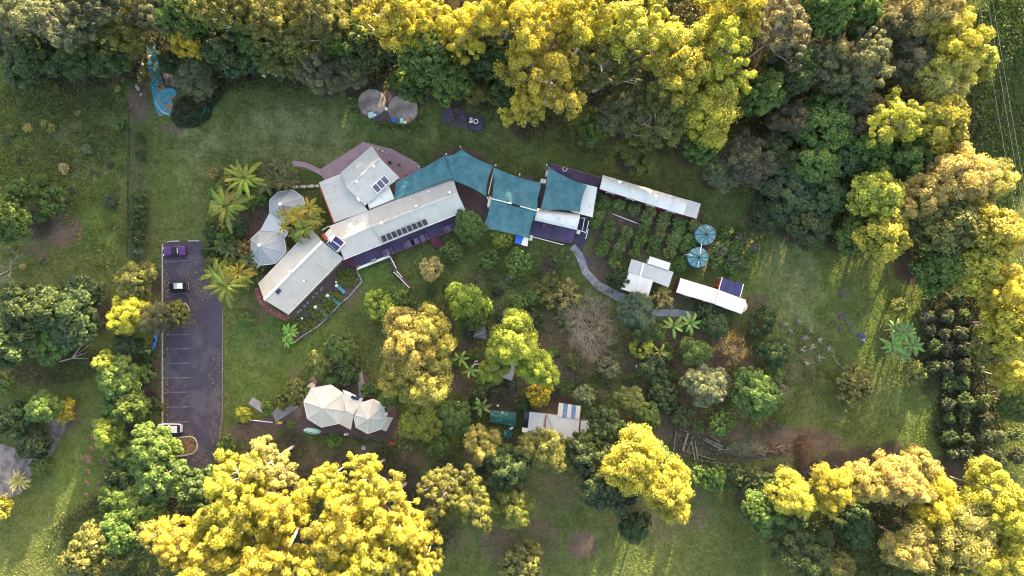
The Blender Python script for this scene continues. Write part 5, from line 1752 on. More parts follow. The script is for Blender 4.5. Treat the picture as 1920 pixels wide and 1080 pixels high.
def round_table(px, py, z, r, label, mat, chairs=()):
    b = P(px, py, z); t = thing('round_table', label, 'table', b)
    MB().lathe(b + Vector((0, 0, .7)), [(r, 0), (r, .05)], 20).build('table_top', mat, t)
    MB().lathe(b + Vector((0, 0, .752)), [(r * .7, 0), (r * .68, .012)], 20).build('inlay', M['glass'] if mat is M['white'] else M['white'], t)
    MB().tube([b, b + Vector((0, 0, .7))], .05, 6).build('leg', M['steel'], t)
    MB().lathe(b, [(r * .5, 0), (r * .45, .04)], 14).build('base', M['steel'], t)
    for i, (dx, dy) in enumerate(chairs):
        c = P(px + dx, py + dy, z + .45); c.z = z
        k = thing('chair', ('left' if dx < 0 else 'right') + ' blue-grey chair at the round table on the upper deck', 'chair', c)
        MB().box(c + Vector((0, 0, .45)), (.42, .42, .05)).build('seat', M['tablewood'], k)
        s = -1 if dx < 0 else 1
        MB().box(c + Vector((s * .2, 0, .7)), (.05, .42, .45)).build('backrest', M['tablewood'], k)
        for ex in (-.17, .17):
            for ey in (-.17, .17):
                MB().box(c + Vector((ex, ey, .22)), (.04, .04, .45)).build('leg', M['steel'], k)
round_table(1058.5, 318.5, .5, .45, 'round pale table on the upper dark deck', M['white'], ((-8, -1), (8, 4)))
def pot(px, py, z, r, label, mat, fill='soil'):
    b = P(px, py, z + .4); b.z = z; t = thing('plant_pot', label, 'pot', b)
    MB().lathe(b, [(r * .7, 0), (r, .35), (r * 1.05, .42), (r * .85, .42), (r * .8, .36)], 16).build('pot', mat, t, smooth=True)
    MB().lathe(b + Vector((0, 0, .35)), [(r * .8, 0), (r * .5, .03)], 12).build('soil', M[fill], t)
pot(1021, 423, .5, .3, 'red terracotta pot on the lower dark deck', M['terracotta'])
pot(748.5, 309, .05, .3, 'terracotta pot on the pink patio', M['terracotta'])
pot(731, 305, .05, .32, 'dark round tub on the pink patio', M['rubber_black'])
pot(1100.5, 409.6, 0, .22, 'pale round drum in the pergola yard, right one', M['steel']); pot(1097, 409, 0, .2, 'pale round drum in the pergola yard, left one', M['steel'])
pot(761, 329, .05, .2, 'small orange pot at the patio edge under the sail', M['orange'])
for i, (x, y) in enumerate(((709, 281), (718, 283.5), (725, 286.5))):
    o = MB().lathe(P(x, y, .05), [(.2, 0), (.22, .3), (.16, .42), (.04, .46)], 14).build('garden_stool', M['cream'], smooth=True); tag(o, 'cream round stool on the upper patio, ' + ordw(i) + ' from left', 'stool', 'stools on the patio')
for i, (x, y) in enumerate(((604, 539), (602, 543), (594, 550), (587.7, 556.6), (577, 567.4), (571, 573.6), (563.7, 581.5), (559, 585))):
    o = MB().lathe(P(x, y, 0), [(.22, 0), (.23, .08), (.2, .1)], 12).build('stepping_stone', M['concrete']); tag(o, f"round pale stepping stone beside the left wing, {ordw(7 - i)} from left", 'stepping stone', 'stepping stones beside the left wing')
rg = random.Random(5)
for i, (u, r_) in enumerate([(k / 21, rg.uniform(-3, 3)) for k in range(22)]):
    pl = [(482, 540), (488, 560), (502, 578), (525, 592), (546, 602)]
    f = u * 3.999; s = int(f); f -= s
    x = pl[s][0] + (pl[s + 1][0] - pl[s][0]) * f + r_ * .5; y = pl[s][1] + (pl[s + 1][1] - pl[s][1]) * f + r_
    b = P(x, y, .1)
    o = MB().box(b, (rg.uniform(.35, .6), rg.uniform(.25, .4), rg.uniform(.12, .25)), rg.uniform(0, 3)).build('stone_block', M['brick'] if i % 4 else M['terracotta'])
    tag(o, f"rough red block on the curved brick path, {ordw(i)} along from the top", 'block', 'blocks along the brick path')

# water rills in the bed
for i, (h, tl, mt) in enumerate((((632.6, 535.5), (647, 549), 'rill'), ((615.5, 554), (638, 571), 'rill'), ((593, 575.5), (615, 595), 'dullrill'))):
    if mt not in M: M[mt] = paint(mt, (.05, .26, .33) if mt == 'rill' else (.12, .17, .22), .3, .25, 1.5)
    t = thing('water_trough', ['teal', 'longer teal', 'dull grey-blue'][i] + ' water trough with white head in the bed, ' + ['uppermost', 'middle', 'lowest'][i] + ' of three', 'trough', P((h[0] + tl[0]) / 2, (h[1] + tl[1]) / 2), 'water troughs in the garden bed')
    MB().beam(P(*h, .3), P(*tl, .2), .6, .5).build('channel', M['concrete'], t)
    MB().beam(P(*h, .56), P(*tl, .46), .5, .02).build('water', M[mt], t)
    MB().lathe(P(*h, 0), [(.32, 0), (.32, .6), (.27, .7), (.1, .72)], 12).build('basin_head', M['white'], t, smooth=True)
edge = thing('stone_edging', 'grey stone edging between bed and lawn below the left wing', 'edging', P(620, 585))
pl = [(668, 505), (679, 528), (655, 556), (636, 572), (614, 596), (596, 612), (570, 628), (548, 644)]
for a, b in zip(pl, pl[1:]):
    n = max(2, int(math.hypot(b[0] - a[0], b[1] - a[1]) / 8))
    for k in range(n):
        p = P(a[0] + (b[0] - a[0]) * (k + .06) / n, a[1] + (b[1] - a[1]) * (k + .06) / n, .1); q = P(a[0] + (b[0] - a[0]) * (k + .94) / n, a[1] + (b[1] - a[1]) * (k + .94) / n, .1)
        MB().beam(p, q, .24, .35).build('stone', M['concrete'], edge)
for x, y, l in ((630, 529, 'white post lamp in the bed near the deck'), (566, 597, 'white post lamp at the lower end of the paving')):
    t = thing('post_lamp', l, 'lamp', P(x, y)); b = P(x, y, .9); b.z = 0
    MB().tube([b, b + Vector((0, 0, .8))], .05, 6).build('post', M['white'], t)
    MB().lathe(b + Vector((0, 0, .75)), [(.1, 0), (.2, .1), (.18, .22), (.04, .28)], 12).build('lamp_head', M['white'], t, smooth=True)

wall_t = thing('block_wall', 'low tan stone block wall between path and octagonal pavilion', 'wall', P(572, 349))
for k in range(11):
    a, b = P(546 + k * 4.7, 351 - k * .2, .3), P(546 + (k + .9) * 4.7, 351 - (k + .9) * .2, .3)
    MB().beam(a, b, .38 + .08 * (k % 3), .5 + .06 * (k % 2)).build('block', M['cream'] if k % 3 else M['concrete'], wall_t)
# ------------------------------------------------------------------ tanks
def cone_tank(px, py, label, pipe_to=None):
    z = 2.4; b = P(px, py, z); c = Vector((b.x, b.y, 0)); r = 1.85 * .98
    t = thing('water_tank', label, 'water tank', c, 'teal water tanks')
    MB().lathe(c, [(r, -.2), (r, z)] + [(r * .99, z + .03)], 28).build('tank_wall', M['tank_teal'], t, smooth=False)
    ap = c + Vector((0, 0, z + .65))
    for i in range(10):
        a0, a1 = 2 * math.pi * i / 10, 2 * math.pi * (i + 1) / 10
        am = (a0 + a1) / 2
        pts = [c + Vector((math.cos(a) * (r + .08), math.sin(a) * (r + .08), z)) for a in (a0, am, a1)]
        MB().plate(pts + [ap], .04).build('lid_segment', M['tank_teal'], t)
        MB().beam(pts[0] + Vector((0, 0, .03)), ap + Vector((0, 0, .03)), .07, .05).build('lid_rib', M['rubber_black'], t)
    h = c + Vector((.35, 1.3, z + .2))
    MB().lathe(h, [(.22, 0), (.22, .1), (.05, .14)], 12).build('hatch', M['steel'], t)
cone_tank(1323, 440, 'upper of two round teal water tanks with ribbed cone lids')
cone_tank(1309, 482.6, 'lower of two round teal water tanks with ribbed cone lids')
def pipe(label, pts, r, mat=None, name='pipe'):
    o = MB().tube([P(*p) for p in pts], r, 6).build(name, mat or M['white'], None, None, True)
    return tag(o, label, 'pipe', 'white pipes')
pipe('white pipe joining the two teal tanks', [(1316, 457, 2.7), (1313.5, 468, 2.8), (1309, 500, 2.7)], .09)
pipe('curved white inlet pipe on the lower teal tank', [(1285, 478, 1.6), (1291, 477, 2.6), (1298, 479, 2.9)], .1)
pipe('long straight white pipe lying among the orchard bushes', [(1148.6, 401, .25), (1202, 421.5, .25)], .1)
pipe('bent white pipe beside the carriage left end', [(1136.5, 363, .3), (1131.6, 391, .3), (1130, 404, .3), (1124.5, 417.5, .3), (1119, 415, .3)], .06)
pipe('short white pipe beside a ring in the orchard corner', [(1131, 470, .3), (1129, 480, .3)], .07)
pipe('pair of thin pipes left of the lower tank', [(1286, 470, .4), (1281, 482, .4)], .05)
pipe('white pole on the ground at the yurt court corner', [(467.5, 787.5, .2), (511.7, 792, .2)], .1)
pipe('pale pole leaning in the lower garden soil', [(1051, 722, .2), (1082, 708, .3)], .08, M['timber'])
o = MB().lathe(P(1126, 473, .1), [(.3, 0), (.3, .15), (.2, .15)], 14).build('hoop', M['steel']); tag(o, 'small grey ring beside the short orchard pipe', 'ring')

def lid(px, py, r, label, mat='tank_lid', h=.5):
    b = P(px, py, h); c = Vector((b.x, b.y, 0)); R = r * MPP
    t = thing('concrete_tank', label, 'concrete tank', c, 'round concrete tank lids')
    MB().lathe(c, [(R, -.2), (R, h - .08), (R * .985, h)], 40).build('lid', M[mat], t)
    MB().lathe(c + Vector((R * .3, R * .1, h)), [(R * .1, 0), (R * .1, .05)], 12).build('cover', M['concrete'], t)
    return t, c
lid(697, 192.5, 26, 'large round weathered tank lid, left of the big pair')
lid(755, 205, 28, 'large round weathered tank lid, right of the big pair')
lid(841, 216, 12.5, 'small dark round tank lid, leftmost of three', 'asphalt')
lid(866, 220.5, 9.5, 'smallest dark round tank lid, middle of three', 'asphalt')
t, c = lid(892, 231, 15, 'round tank lid with a white ringed opening', 'asphalt')
MB().lathe(c + Vector((.02, .3, .5)), [(.45, 0), (.45, .2), (.3, .22)], 18).build('ring', M['white'], t)
MB().lathe(c + Vector((.02, .3, .7)), [(.3, 0), (.3, .03)], 14).build('opening', M['rubber_black'], t)
for x, y, s, a, m, l in ((695.5, 215, (1.0, .95), .2, 'mint', 'mint square box on the left big tank lid'), (753, 225.5, (.65, .8), .05, 'mint', 'mint upright box on the right big tank lid'),
                         (739, 224.5, (.9, .7), .5, 'blue', 'blue folded tarpaulin box at the right lid edge'), (705, 214, (.6, .6), .6, 'blue', 'blue crate beside the mint square box'),
                         (883, 222.5, (.55, .35), .1, 'mint', 'upper pale slab beside the ringed opening'), (883, 228, (.6, .35), .1, 'white', 'lower white slab beside the ringed opening'),
                         (723.6, 203.5, (.45, .5), .1, 'white', 'white fitting between the big tank lids'), (773, 217, (.3, .5), .3, 'steel', 'grey fitting on the right side of the right lid')):
    crate(x, y, s, a, M[m], l, z=.45, h=.35)
pot(764.5, 225, .5, .3, 'orange bucket on the right big tank lid', M['orange'], 'orange')
pot(759.5, 229, .5, .28, 'white bucket beside the orange bucket', M['white'], 'white')
pot(703.5, 215.5, .5, .24, 'white bucket on the left big tank lid', M['white'], 'white')

# ------------------------------------------------------------------ car park: lines, kerbs, cars
M['line'] = paint('worn_line_paint', (.22, .21, .24), .8, .45, 1.2)
for i, (x0, y0, x1, y1) in enumerate(((309, 491, 352, 488), (320, 552.5, 352, 549.5), (310, 628, 357, 627.5), (310, 655, 357, 653), (310, 681.6, 357, 680.4), (309, 709, 357, 708), (308, 735.5, 354, 735), (311, 763.5, 356, 762.7), (312, 791.5, 357, 790.7))):
    a, b = P(x0, y0), P(x1, y1); a.z = b.z = .0235
    o = MB().beam(a, b, .11, .007).build('parking_line', M['line']); tag(o, f"white parking bay line, {ordw(i)} from the top", kind='structure')
def kerb(label, pts, w=.22, h=.32):
    t = thing('kerb', label, 'kerb', P(*pts[len(pts) // 2]))
    for a, b in zip(pts, pts[1:]):
        A, B = P(*a), P(*b); A.z = B.z = h / 2 - .17
        MB().beam(A, B, w, h).build('kerb_stone', M['kerb'], t)
kerb('straight kerb along the left side of the car park', [(305, 458 + k * 26) for k in range(15)])
kerb('kerb at the car park top behind the purple car', [(314, 453.5), (325, 452.5), (336, 452)])
kerb('short pale kerb at the car park top right', [(353, 452), (363, 451.5), (374, 452)])
def island(label, pts):
    kerb('pale kerb around the ' + label, pts)
    o = MB().prism(W(pts, .1), -.1, .1).build('island_bed', M['mulch']); tag(o, 'brown mulch on the ' + label, kind='structure')
island('rounded island beside the parked silver car', [(318, 822), (345, 819), (358, 818), (366, 822), (370.5, 832), (369, 843), (362, 850), (345, 854), (318, 856)])
island('lower island at the car park exit', [(322, 900), (337, 897), (352, 900), (363, 908), (364, 922), (340, 935), (320, 930)])
island('island under the round olive shrub', [(318, 569), (348, 568), (354, 576), (355.5, 588), (350, 598), (318, 600)])
def lawn_edge():
    t = thing('kerb', 'flush concrete edge between car park and right lawn', 'kerb', P(417, 690))
    pts = [(417.5, 578 + k * 26) for k in range(8)] + [(415.5, 790), (411, 825), (408.5, 853)]
    for a, b in zip(pts, pts[1:]):
        A, B = P(*a), P(*b); A.z = B.z = .0
        MB().beam(A, B, .14, .12).build('kerb_stone', M['timber'], t)
lawn_edge()

def car(px, py, ang, L, Wd, H, body_col, roof_col, label, style):
    b = P(px, py, .8); b.z = .02
    t = thing('parked_car', label, 'car', b, 'parked cars')
    ca, sa = math.cos(ang), math.sin(ang)
    def T(x, y, z): return (b.x + x * ca - y * sa, b.y + x * sa + y * ca, b.z + z)
    bm_ = paint('car_' + style, body_col, .28, .05, 1.0, .6)
    gl = M['glass']
    S = [(-.5, .62, .5), (-.47, .84, .62), (-.38, .96, .70), (-.2, 1, .74), (0, 1, .76), (.2, 1, .78), (.38, .97, .8), (.47, .88, .74), (.5, .7, .6)]
    mb = MB(); n = 9
    for fx, fw, fz in S:
        x = fx * L; w = Wd / 2 * fw; zt = H * fz * .82
        for y, z in ((-w * .92, .22), (-w, .42), (-w, zt * .82), (-w * .86, zt), (0, zt * 1.04), (w * .86, zt), (w, zt * .82), (w, .42), (w * .92, .22)):
            mb.v.append(T(x, y, z))
    for i in range(len(S) - 1):
        for k in range(n - 1):
            mb.f.append((i * n + k, (i + 1) * n + k, (i + 1) * n + k + 1, i * n + k + 1))
        mb.f.append((i * n + n - 1, (i + 1) * n + n - 1, (i + 1) * n, i * n))
    mb.f += [tuple(range(n)), tuple(range((len(S) - 1) * n, len(S) * n))[::-1]]
    body = mb.build('body', bm_, t, smooth=True)
    md = body.modifiers.new('sub', 'SUBSURF'); md.levels = md.render_levels = 2
    c0, c1, r0, r1 = {'roadster': (-.12, .22, -.02, .14), 'hatch': (-.25, .44, -.1, .34), 'wagon': (-.22, .46, -.1, .4)}[style]
    zs = H * .62
    mb = MB()
    for x, w, z in ((c0, .8, zs), (c1, .8, zs), (r1, .68, H), (r0, .68, H)):
        for s in (-1, 1): mb.v.append(T(x * L, s * w * Wd / 2, z))
    mb.f = [(0, 1, 3, 2)[::-1], (4, 5, 7, 6), (0, 6, 7, 1), (2, 3, 5, 4), (0, 2, 4, 6), (1, 7, 5, 3)]
    mb.build('window_glass', gl, t)
    rm = paint('roof_' + style, roof_col, .4, .06)
    def panel(nm, x0, x1, w, z, mat, th=.05):
        mb = MB(); mb.plate([T(x0 * L, -w * Wd / 2, z), T(x1 * L, -w * Wd / 2, z), T(x1 * L, w * Wd / 2, z), T(x0 * L, w * Wd / 2, z)], th)
        return mb.build(nm, mat, t)
    panel('roof', r0, r1, .69, H + .03, rm)
    if style == 'hatch':
        panel('sunroof', r0 + .02, r0 + .16, .55, H + .05, M['steel'], .02)
        for y in (-.66, .66):
            MB().tube([T(r0 * L, y * Wd / 2, H + .06), T(r1 * L, y * Wd / 2, H + .06)], .025, 5).build('roof_rail', M['rubber_black'], t)
    if style == 'roadster':
        MB().plate([T(.18 * L, -.6 * Wd / 2, H * .86), T(.21 * L, -.6 * Wd / 2, H * .74), T(.21 * L, .6 * Wd / 2, H * .74), T(.18 * L, .6 * Wd / 2, H * .86)], .03).build('rear_window', M['steel'], t)
    for x in (-.31, .3):
        for s in (-1, 1):
            w0, w1 = Vector(T(x * L, s * (Wd / 2 - .2), .3)), Vector(T(x * L, s * (Wd / 2 + .005), .3))
            wh = MB().tube([w0, w1], .31, 16).build('wheel', M['dark'], t)
            MB().tube([w0.lerp(w1, .9), w0.lerp(w1, 1.04)], .19, 12).build('rim', M['steel'], wh)
    for s in (-1, 1):
        MB().box(T(-.475 * L, s * Wd * .33, .56), (.16, .32, .12), ang).build('headlight', M['white'], t)
        MB().box(T(.478 * L, s * Wd * .36, .68), (.14, .28, .16), ang).build('taillight', M['red'], t)
        MB().box(T((c0 + .03) * L, s * (Wd / 2 + .07), .85), (.16, .16, .12), ang).build('mirror', bm_, t)
    MB().box(T(.502 * L, 0, .45), (.08, Wd * .8, .12), ang).build('bumper', bm_ if style != 'hatch' else M['steel'], t)
car(325.5, 470.5, 0.05, 4.2, 1.85, 1.28, (.075, .02, .13), (.012, .012, .015), 'purple sports car with black soft top, uppermost in the car park', 'roadster')
car(333.5, 536, .02, 3.7, 1.7, 1.55, (.012, .013, .025), (.7, .7, .73), 'dark hatchback with white roof, second car down', 'hatch')
car(318, 803.5, .0, 4.4, 1.8, 1.5, (.4, .43, .52), (.6, .64, .7), 'silver-blue car half hidden under the green tree', 'wagon')

# kayak
def hull(px, py, ang, L, Wd, H, label, name, cat, mat, parts):
    b = P(px, py, H); b.z = .0
    t = thing(name, label, cat, b); ca, sa = math.cos(ang), math.sin(ang)
    def T(x, y, z): return (b.x + x * ca - y * sa, b.y + x * sa + y * ca, z)
    mb = MB(); st = 11; n = 8
    for i in range(st):
        u = i / (st - 1); w = Wd / 2 * max(.04, math.sin(math.pi * u) ** parts['pow']); h = H * (1 + .25 * (2 * u - 1) ** 2)
        for y, z in ((0, 0), (-.7, .1), (-1, .55), (-.75, .88), (0, 1), (.75, .88), (1, .55), (.7, .1)):
            mb.v.append(T((u - .5) * L, y * w, z * h))
    for i in range(st - 1):
        for k in range(n):
            l = (k + 1) % n; mb.f.append((i * n + k, i * n + l, (i + 1) * n + l, (i + 1) * n + k))
    mb.f += [tuple(range(n))[::-1], tuple(range((st - 1) * n, st * n))]
    mb.build('hull', mat, t, smooth=True)
    for nm, x, rx, ry, m in parts['holes']:
        m2 = MB()
        ring = [T(x + math.cos(a) * rx, math.sin(a) * ry, 0) for a in np.linspace(0, 2 * math.pi, 14, endpoint=False)]
        m2.prism([Vector(p) for p in ring], H * .8, H * 1.06).build(nm, M[m], t)
M['kayak'] = paint('kayak_blue', (.03, .22, .62), .35, .12, .8)
hull(289.5, 637, math.radians(80), 4.0, .72, .38, 'bright blue kayak lying beside the car park kerb', 'kayak', 'kayak', M['kayak'],
     dict(pow=.75, holes=[('cockpit', -.15, .45, .2, 'rubber_black'), ('hatch', 1.0, .2, .14, 'kayak'), ('seat', -.35, .12, .12, 'red')]))
hull(585, 809, math.radians(-8), 3.2, 1.15, .95, 'pale green rounded tank with dark cap beside the big yurt', 'slimline_tank', 'tank', M['mint'],
     dict(pow=.28, holes=[('cap', -1.1, .22, .22, 'rubber_black'), ('rib', 1.0, .12, .3, 'mint')]))

# ------------------------------------------------------------------ yurt court fence and odds and ends
def fence(label, pts, h, mat, step=14, name='fence'):
    t = thing(name, label, 'fence', P(*pts[len(pts) // 2]))
    for a, b in zip(pts, pts[1:]):
        d = math.hypot(b[0] - a[0], b[1] - a[1]); n = max(1, round(d / step))
        for k in range(n):
            p = P(a[0] + (b[0] - a[0]) * k / n, a[1] + (b[1] - a[1]) * k / n); q = P(a[0] + (b[0] - a[0]) * (k + .97) / n, a[1] + (b[1] - a[1]) * (k + .97) / n)
            MB().box((p.x, p.y, h / 2), (.1, .1, h + .4)).build('post', mat, t)
            for z in ([h * .45, h * .9] if h > .4 else [h * .8]):
                MB().beam((p.x, p.y, z), (q.x, q.y, z), .05, .12).build('rail', mat, t)
    return t
M['darktimber'] = paint('dark_timber', (.05, .04, .045), .9, .2, 2)
fence('dark paling fence below the yurt court', [(450, 792), (520, 800), (640, 816), (744, 832)], 1.2, M['darktimber'])
fence('dark fence on the right of the yurt court', [(747, 764), (746, 828)], 1.2, M['darktimber'])
fence('dark edging fence beside the lawn above the yurts', [(506, 757), (545, 730), (590, 702)], .6, M['darktimber'])
fence('thin pale rail beside the gravel yard', [(148, 757), (97, 853)], .3, M['timber'])
fence('short timber edge at the gravel yard top', [(130, 757), (148, 757)], .3, M['timber'])
fence('paddock fence line left of the car park hedge', [(246, 210), (242, 480)], .9, M['darktimber'], 34)
o = MB().beam(P(730, 829, .6), P(742, 832, .6), .3, .5).box(P(736, 832, .2), (.9, .35, .5), -.2).build('barrier', M['red']); tag(o, 'orange-red barrier at the lower right of the yurt court', 'barrier')
for i, (x, y) in enumerate(((645.8, 815.5), (650, 815.5))):
    t = thing('gas_bottle', ['left', 'right'][i] + ' white gas bottle below the yurts', 'gas bottle', P(x, y), 'gas bottles'); b = P(x, y, 1.0); b.z = 0
    MB().lathe(b, [(.18, 0), (.19, .1), (.19, .85), (.12, 1.0), (.03, 1.05)], 12).build('cylinder', M['white'], t, smooth=True)
    MB().lathe(b + Vector((0, 0, 1.03)), [(.06, 0), (.06, .12)], 8).build('valve', M['steel'], t)
t = thing('wheelbarrow', 'yellow wheelbarrow on the path left of the yurts', 'wheelbarrow', P(526, 792)); b = P(526, 792, .4); b.z = 0
MB().add([b + Vector(v) for v in ((-.45, -.3, .6), (.35, -.25, .6), (.35, .25, .6), (-.45, .3, .6), (-.25, -.15, .3), (.2, -.15, .3), (.2, .15, .3), (-.25, .15, .3))],
         [(4, 7, 6, 5), (0, 4, 5, 1), (1, 5, 6, 2), (2, 6, 7, 3), (3, 7, 4, 0)]).build('tray', M['yellow'], t)
for s in (-.25, .25): MB().tube([b + Vector((.6, s * .3, .25)), b + Vector((-.9, s, .6))], .03, 5).build('handle', M['yellow'], t)
MB().tube([b + Vector((.6, -.05, .2)), b + Vector((.6, .05, .2))], .2, 12).build('wheel', M['dark'], t)
o = MB().lathe(P(682.5, 839, 0), [(.4, 0), (.5, .3), (.3, .55), (.1, .6)], 9).build('boulder', M['concrete']); tag(o, 'grey lump of rubble on the grass below the yurts', 'rubble')

# play area by the creek: bench, trailer, swing bed, edging logs
t = thing('garden_bench', 'teal slatted bench beside the dark hedge', 'bench', P(387, 213)); b = P(387, 213, .5); b.z = 0
d = Vector((math.cos(math.radians(62)), math.sin(math.radians(62)), 0)); n_ = Vector((-d.y, d.x, 0))
for k in range(5):
    MB().beam(b + n_ * (k - 2) * .13 - d * .95 + Vector((0, 0, .45)), b + n_ * (k - 2) * .13 + d * .95 + Vector((0, 0, .45)), .1, .04).build('seat_slat', M['teal_paint'], t)
for k in range(3):
    MB().beam(b + n_ * (.38 + k * .03) - d * .95 + Vector((0, 0, .58 + k * .13)), b + n_ * (.38 + k * .03) + d * .95 + Vector((0, 0, .58 + k * .13)), .04, .1).build('back_slat', M['teal_paint'], t)
for s in (-.8, .8):
    for e in (-.25, .25):
        MB().box(b + d * s + n_ * e + Vector((0, 0, .22)), (.06, .06, .45)).build('leg', M['steel'], t)
t = thing('flatbed_trailer', 'dark flat trailer under the trees beside bare soil', 'trailer', P(470, 140)); b = P(470, 140, .6); b.z = 0
MB().box(b + Vector((0, 0, .55)), (1.3, 2.1, .12), -.2).build('bed', M['rubber_black'], t)
for s in (-1, 1):
    MB().box(b + Vector((s * .66 * math.cos(.2), -s * .66 * math.sin(.2), .68)), (.05, 2.1, .25), -.2).build('side_board', M['darktimber'], t)
    w0 = b + Vector((s * .72, 0, .28)); MB().tube([w0, w0 + Vector((s * .15, 0, 0))], .28, 12).build('wheel', M['dark'], t)
MB().tube([b + Vector((.2, 1.0, .45)), b + Vector((.35, 1.8, .4))], .04, 5).build('drawbar', M['steel'], t)
t = thing('covered_swing_seat', 'lilac covered garden seat on dark frame at the upper lawn', 'garden seat', P(511, 134.5)); b = P(511, 134.5, 1); b.z = 0
M['lilac'] = paint('lilac_fabric', (.62, .52, .68), .8, .12, 3)
mb = MB()
for i in range(7):
    for j in range(4):
        u, v = i / 6, j / 3
        a = -.36; x = (u - .5) * 2.3; y = (v - .5) * .8 - .25 * (2 * u - 1) ** 2
        mb.v.append((b.x + x * math.cos(a) - y * math.sin(a), b.y + x * math.sin(a) + y * math.cos(a), 1.2 + .25 * math.sin(math.pi * v)))
for i in range(6):
    for j in range(3): q = i * 4 + j; mb.f.append((q, q + 4, q + 5, q + 1))
mb.build('canopy', M['lilac'], t, smooth=True)
for s in (-1, 1):
    MB().tube([b + Vector((s * 1.0, -s * .35 - .4, 0)), b + Vector((s * 1.0, -s * .35, 1.2))], .04, 6).build('frame_leg', M['rubber_black'], t)
    MB().tube([b + Vector((s * 1.0, -s * .35 + .4, 0)), b + Vector((s * 1.0, -s * .35, 1.2))], .04, 6).build('frame_leg', M['rubber_black'], t)
MB().box(b + Vector((0, -.1, .5)), (1.8, .5, .1), -.36).build('seat', M['rubber_black'], t)
for i, (x, y, l) in enumerate(((493, 128, 'white plastic chair left of the lilac seat, upper one'), (495.5, 143.5, 'white plastic chair left of the lilac seat, lower one'))):
    c = P(x, y, .4); c.z = 0; k = thing('plastic_chair', l, 'chair', c)
    MB().box(c + Vector((0, 0, .42)), (.42, .4, .04), .4).build('seat', M['white'], k)
    MB().box(c + Vector((-.1, .18, .65)), (.42, .05, .45), .4).build('backrest', M['white'], k)
    for ex in (-.16, .16):
        for ey in (-.15, .15): MB().box(c + Vector((ex, ey, .2)), (.04, .04, .42), .4).build('leg', M['white'], k)
for i, (pts, l) in enumerate(((((298, 86), (302, 140), (309, 160)), 'dark log edging between creek and sandpit'), (((309, 162), (330, 165), (352, 170)), 'dark log edging below the sandpit'), (((264, 118), (262, 140), (266, 165)), 'dark log row left of the creek'))):
    for a, b in zip(pts, pts[1:]):
        o = MB().tube([P(*a, .2), P(*b, .2)], .2, 7).build('edging_log', M['darktimber'], None, None, True); tag(o, l + (', upper piece' if a is pts[0] else ', lower piece'), 'log', 'edging logs at the play creek')
pipe('white rail lying across the creek end', [(292, 192, .4), (302, 208, .4), (318, 216, .4)], .06)
rg = random.Random(11)
for i in range(14):
    x, y = rg.uniform(256, 268), 112 + i * 5
    o = MB().lathe(P(x, y, 0), [(.3, -.1), (.36, .12), (.25, .3), (.05, .34)], 7).build('rock', M['concrete'] if i % 3 else M['soil']); tag(o, f"rough rock in the bank left of the creek, {ordw(i)} down", 'rock', 'rocks left of the creek')

# mulch rings of young plants
for i, (x, y, r) in enumerate(((172, 797, 6), (172, 820, 6.5), (171, 841, 6), (163, 861, 10), (190, 865, 6), (190, 843, 5), (166, 885, 6), (164, 907, 6), (187, 908, 5), (162, 929, 5.5), (185, 930, 6), (161, 950, 5.5))):
    o = MB().lathe(P(x, y, -.05), [(r * MPP, 0), (r * MPP * .8, .1), (r * MPP * .3, .16)], 14).build('mulch_ring', M['mulch'] if i % 4 else M['soil']); tag(o, f"round brown mulch ring on the left lawn, {ordw(sorted([797,820,841,861,865,843,885,907,908,929,930,950]).index(y))} from top", 'mulch ring', 'mulch rings on the left lawn')
spots = ((1465, 608), (1495, 602), (1481, 622), (1504, 633), (1517, 619), (1533, 638), (1500, 655), (1518, 652), (1550, 655), (1533, 671), (1508, 678))
for i, (x, y) in enumerate(spots):
    t = thing('square_planter', f"small square planter with dry stems on the right lawn, {ordw(sorted(spots).index((x, y)))} from left", 'planter', P(x, y), 'timber planting frames')
    b = P(x, y); b.z = 0; a = rg.uniform(0, 1.5)
    for k in range(4):
        c, s = math.cos(a + k * math.pi / 2), math.sin(a + k * math.pi / 2)
        MB().beam(b + Vector((c * .4 - s * .4, s * .4 + c * .4, .06)), b + Vector((c * .4 + s * .4, s * .4 - c * .4, .06)), .09, .16).build('board', M['timber'], t)
    MB().lathe(b, [(.36, -.05), (.3, .05), (.1, .1)], 10).build('soil', M['mulch'], t)
    for k in range(7):
        an = rg.uniform(0, 6.28); l = rg.uniform(.4, .9)
        MB().tube([b + Vector((.1, 0, .05)), b + Vector((math.cos(an) * l * .5 + .3, math.sin(an) * l * .5, .5)), b + Vector((math.cos(an) * l + .5, math.sin(an) * l, .35))], [.03, .025, .015], 4).build('stem', M['cream'], t)
for i, (x, y, r) in enumerate(((1579, 550, 9), (1622, 580, 4), (1576, 592, 6), (1575, 615, 5), (1528, 736, 4))):
    o = MB().lathe(P(x, y, -.05), [(r * MPP, 0), (r * MPP * .7, .1), (r * MPP * .2, .15)], 14).build('mulch_ring', M['soil']); tag(o, f"bare soil ring on the right lawn, {ordw(sorted([550,580,592,615,736]).index(y))} from top", 'soil ring', 'soil rings on the right lawn')
M['hose'] = paint('hose_blue', (.1, .09, .4), .5, .1)
o = MB().tube([P(x, y, .05) for x, y in ((1580, 586), (1586, 592), (1591, 606), (1594, 618), (1604, 625), (1612, 628))], .045, 5).build('garden_hose', M['hose'], None, None, True); tag(o, 'thin blue hose winding over the right lawn', 'hose')
mb = MB()
for k in range(3):
    mb.tube([P(1617, 633, .06 + k * .06) + Vector((math.cos(a) * (.35 + .12 * k), math.sin(a) * (.45 + .1 * k), 0)) for a in np.linspace(0, 6.28, 18)], .05, 5)
o = mb.build('hose_coil', M['hose'], None, None, True); tag(o, 'coil of blue hose at the hose end', 'hose')
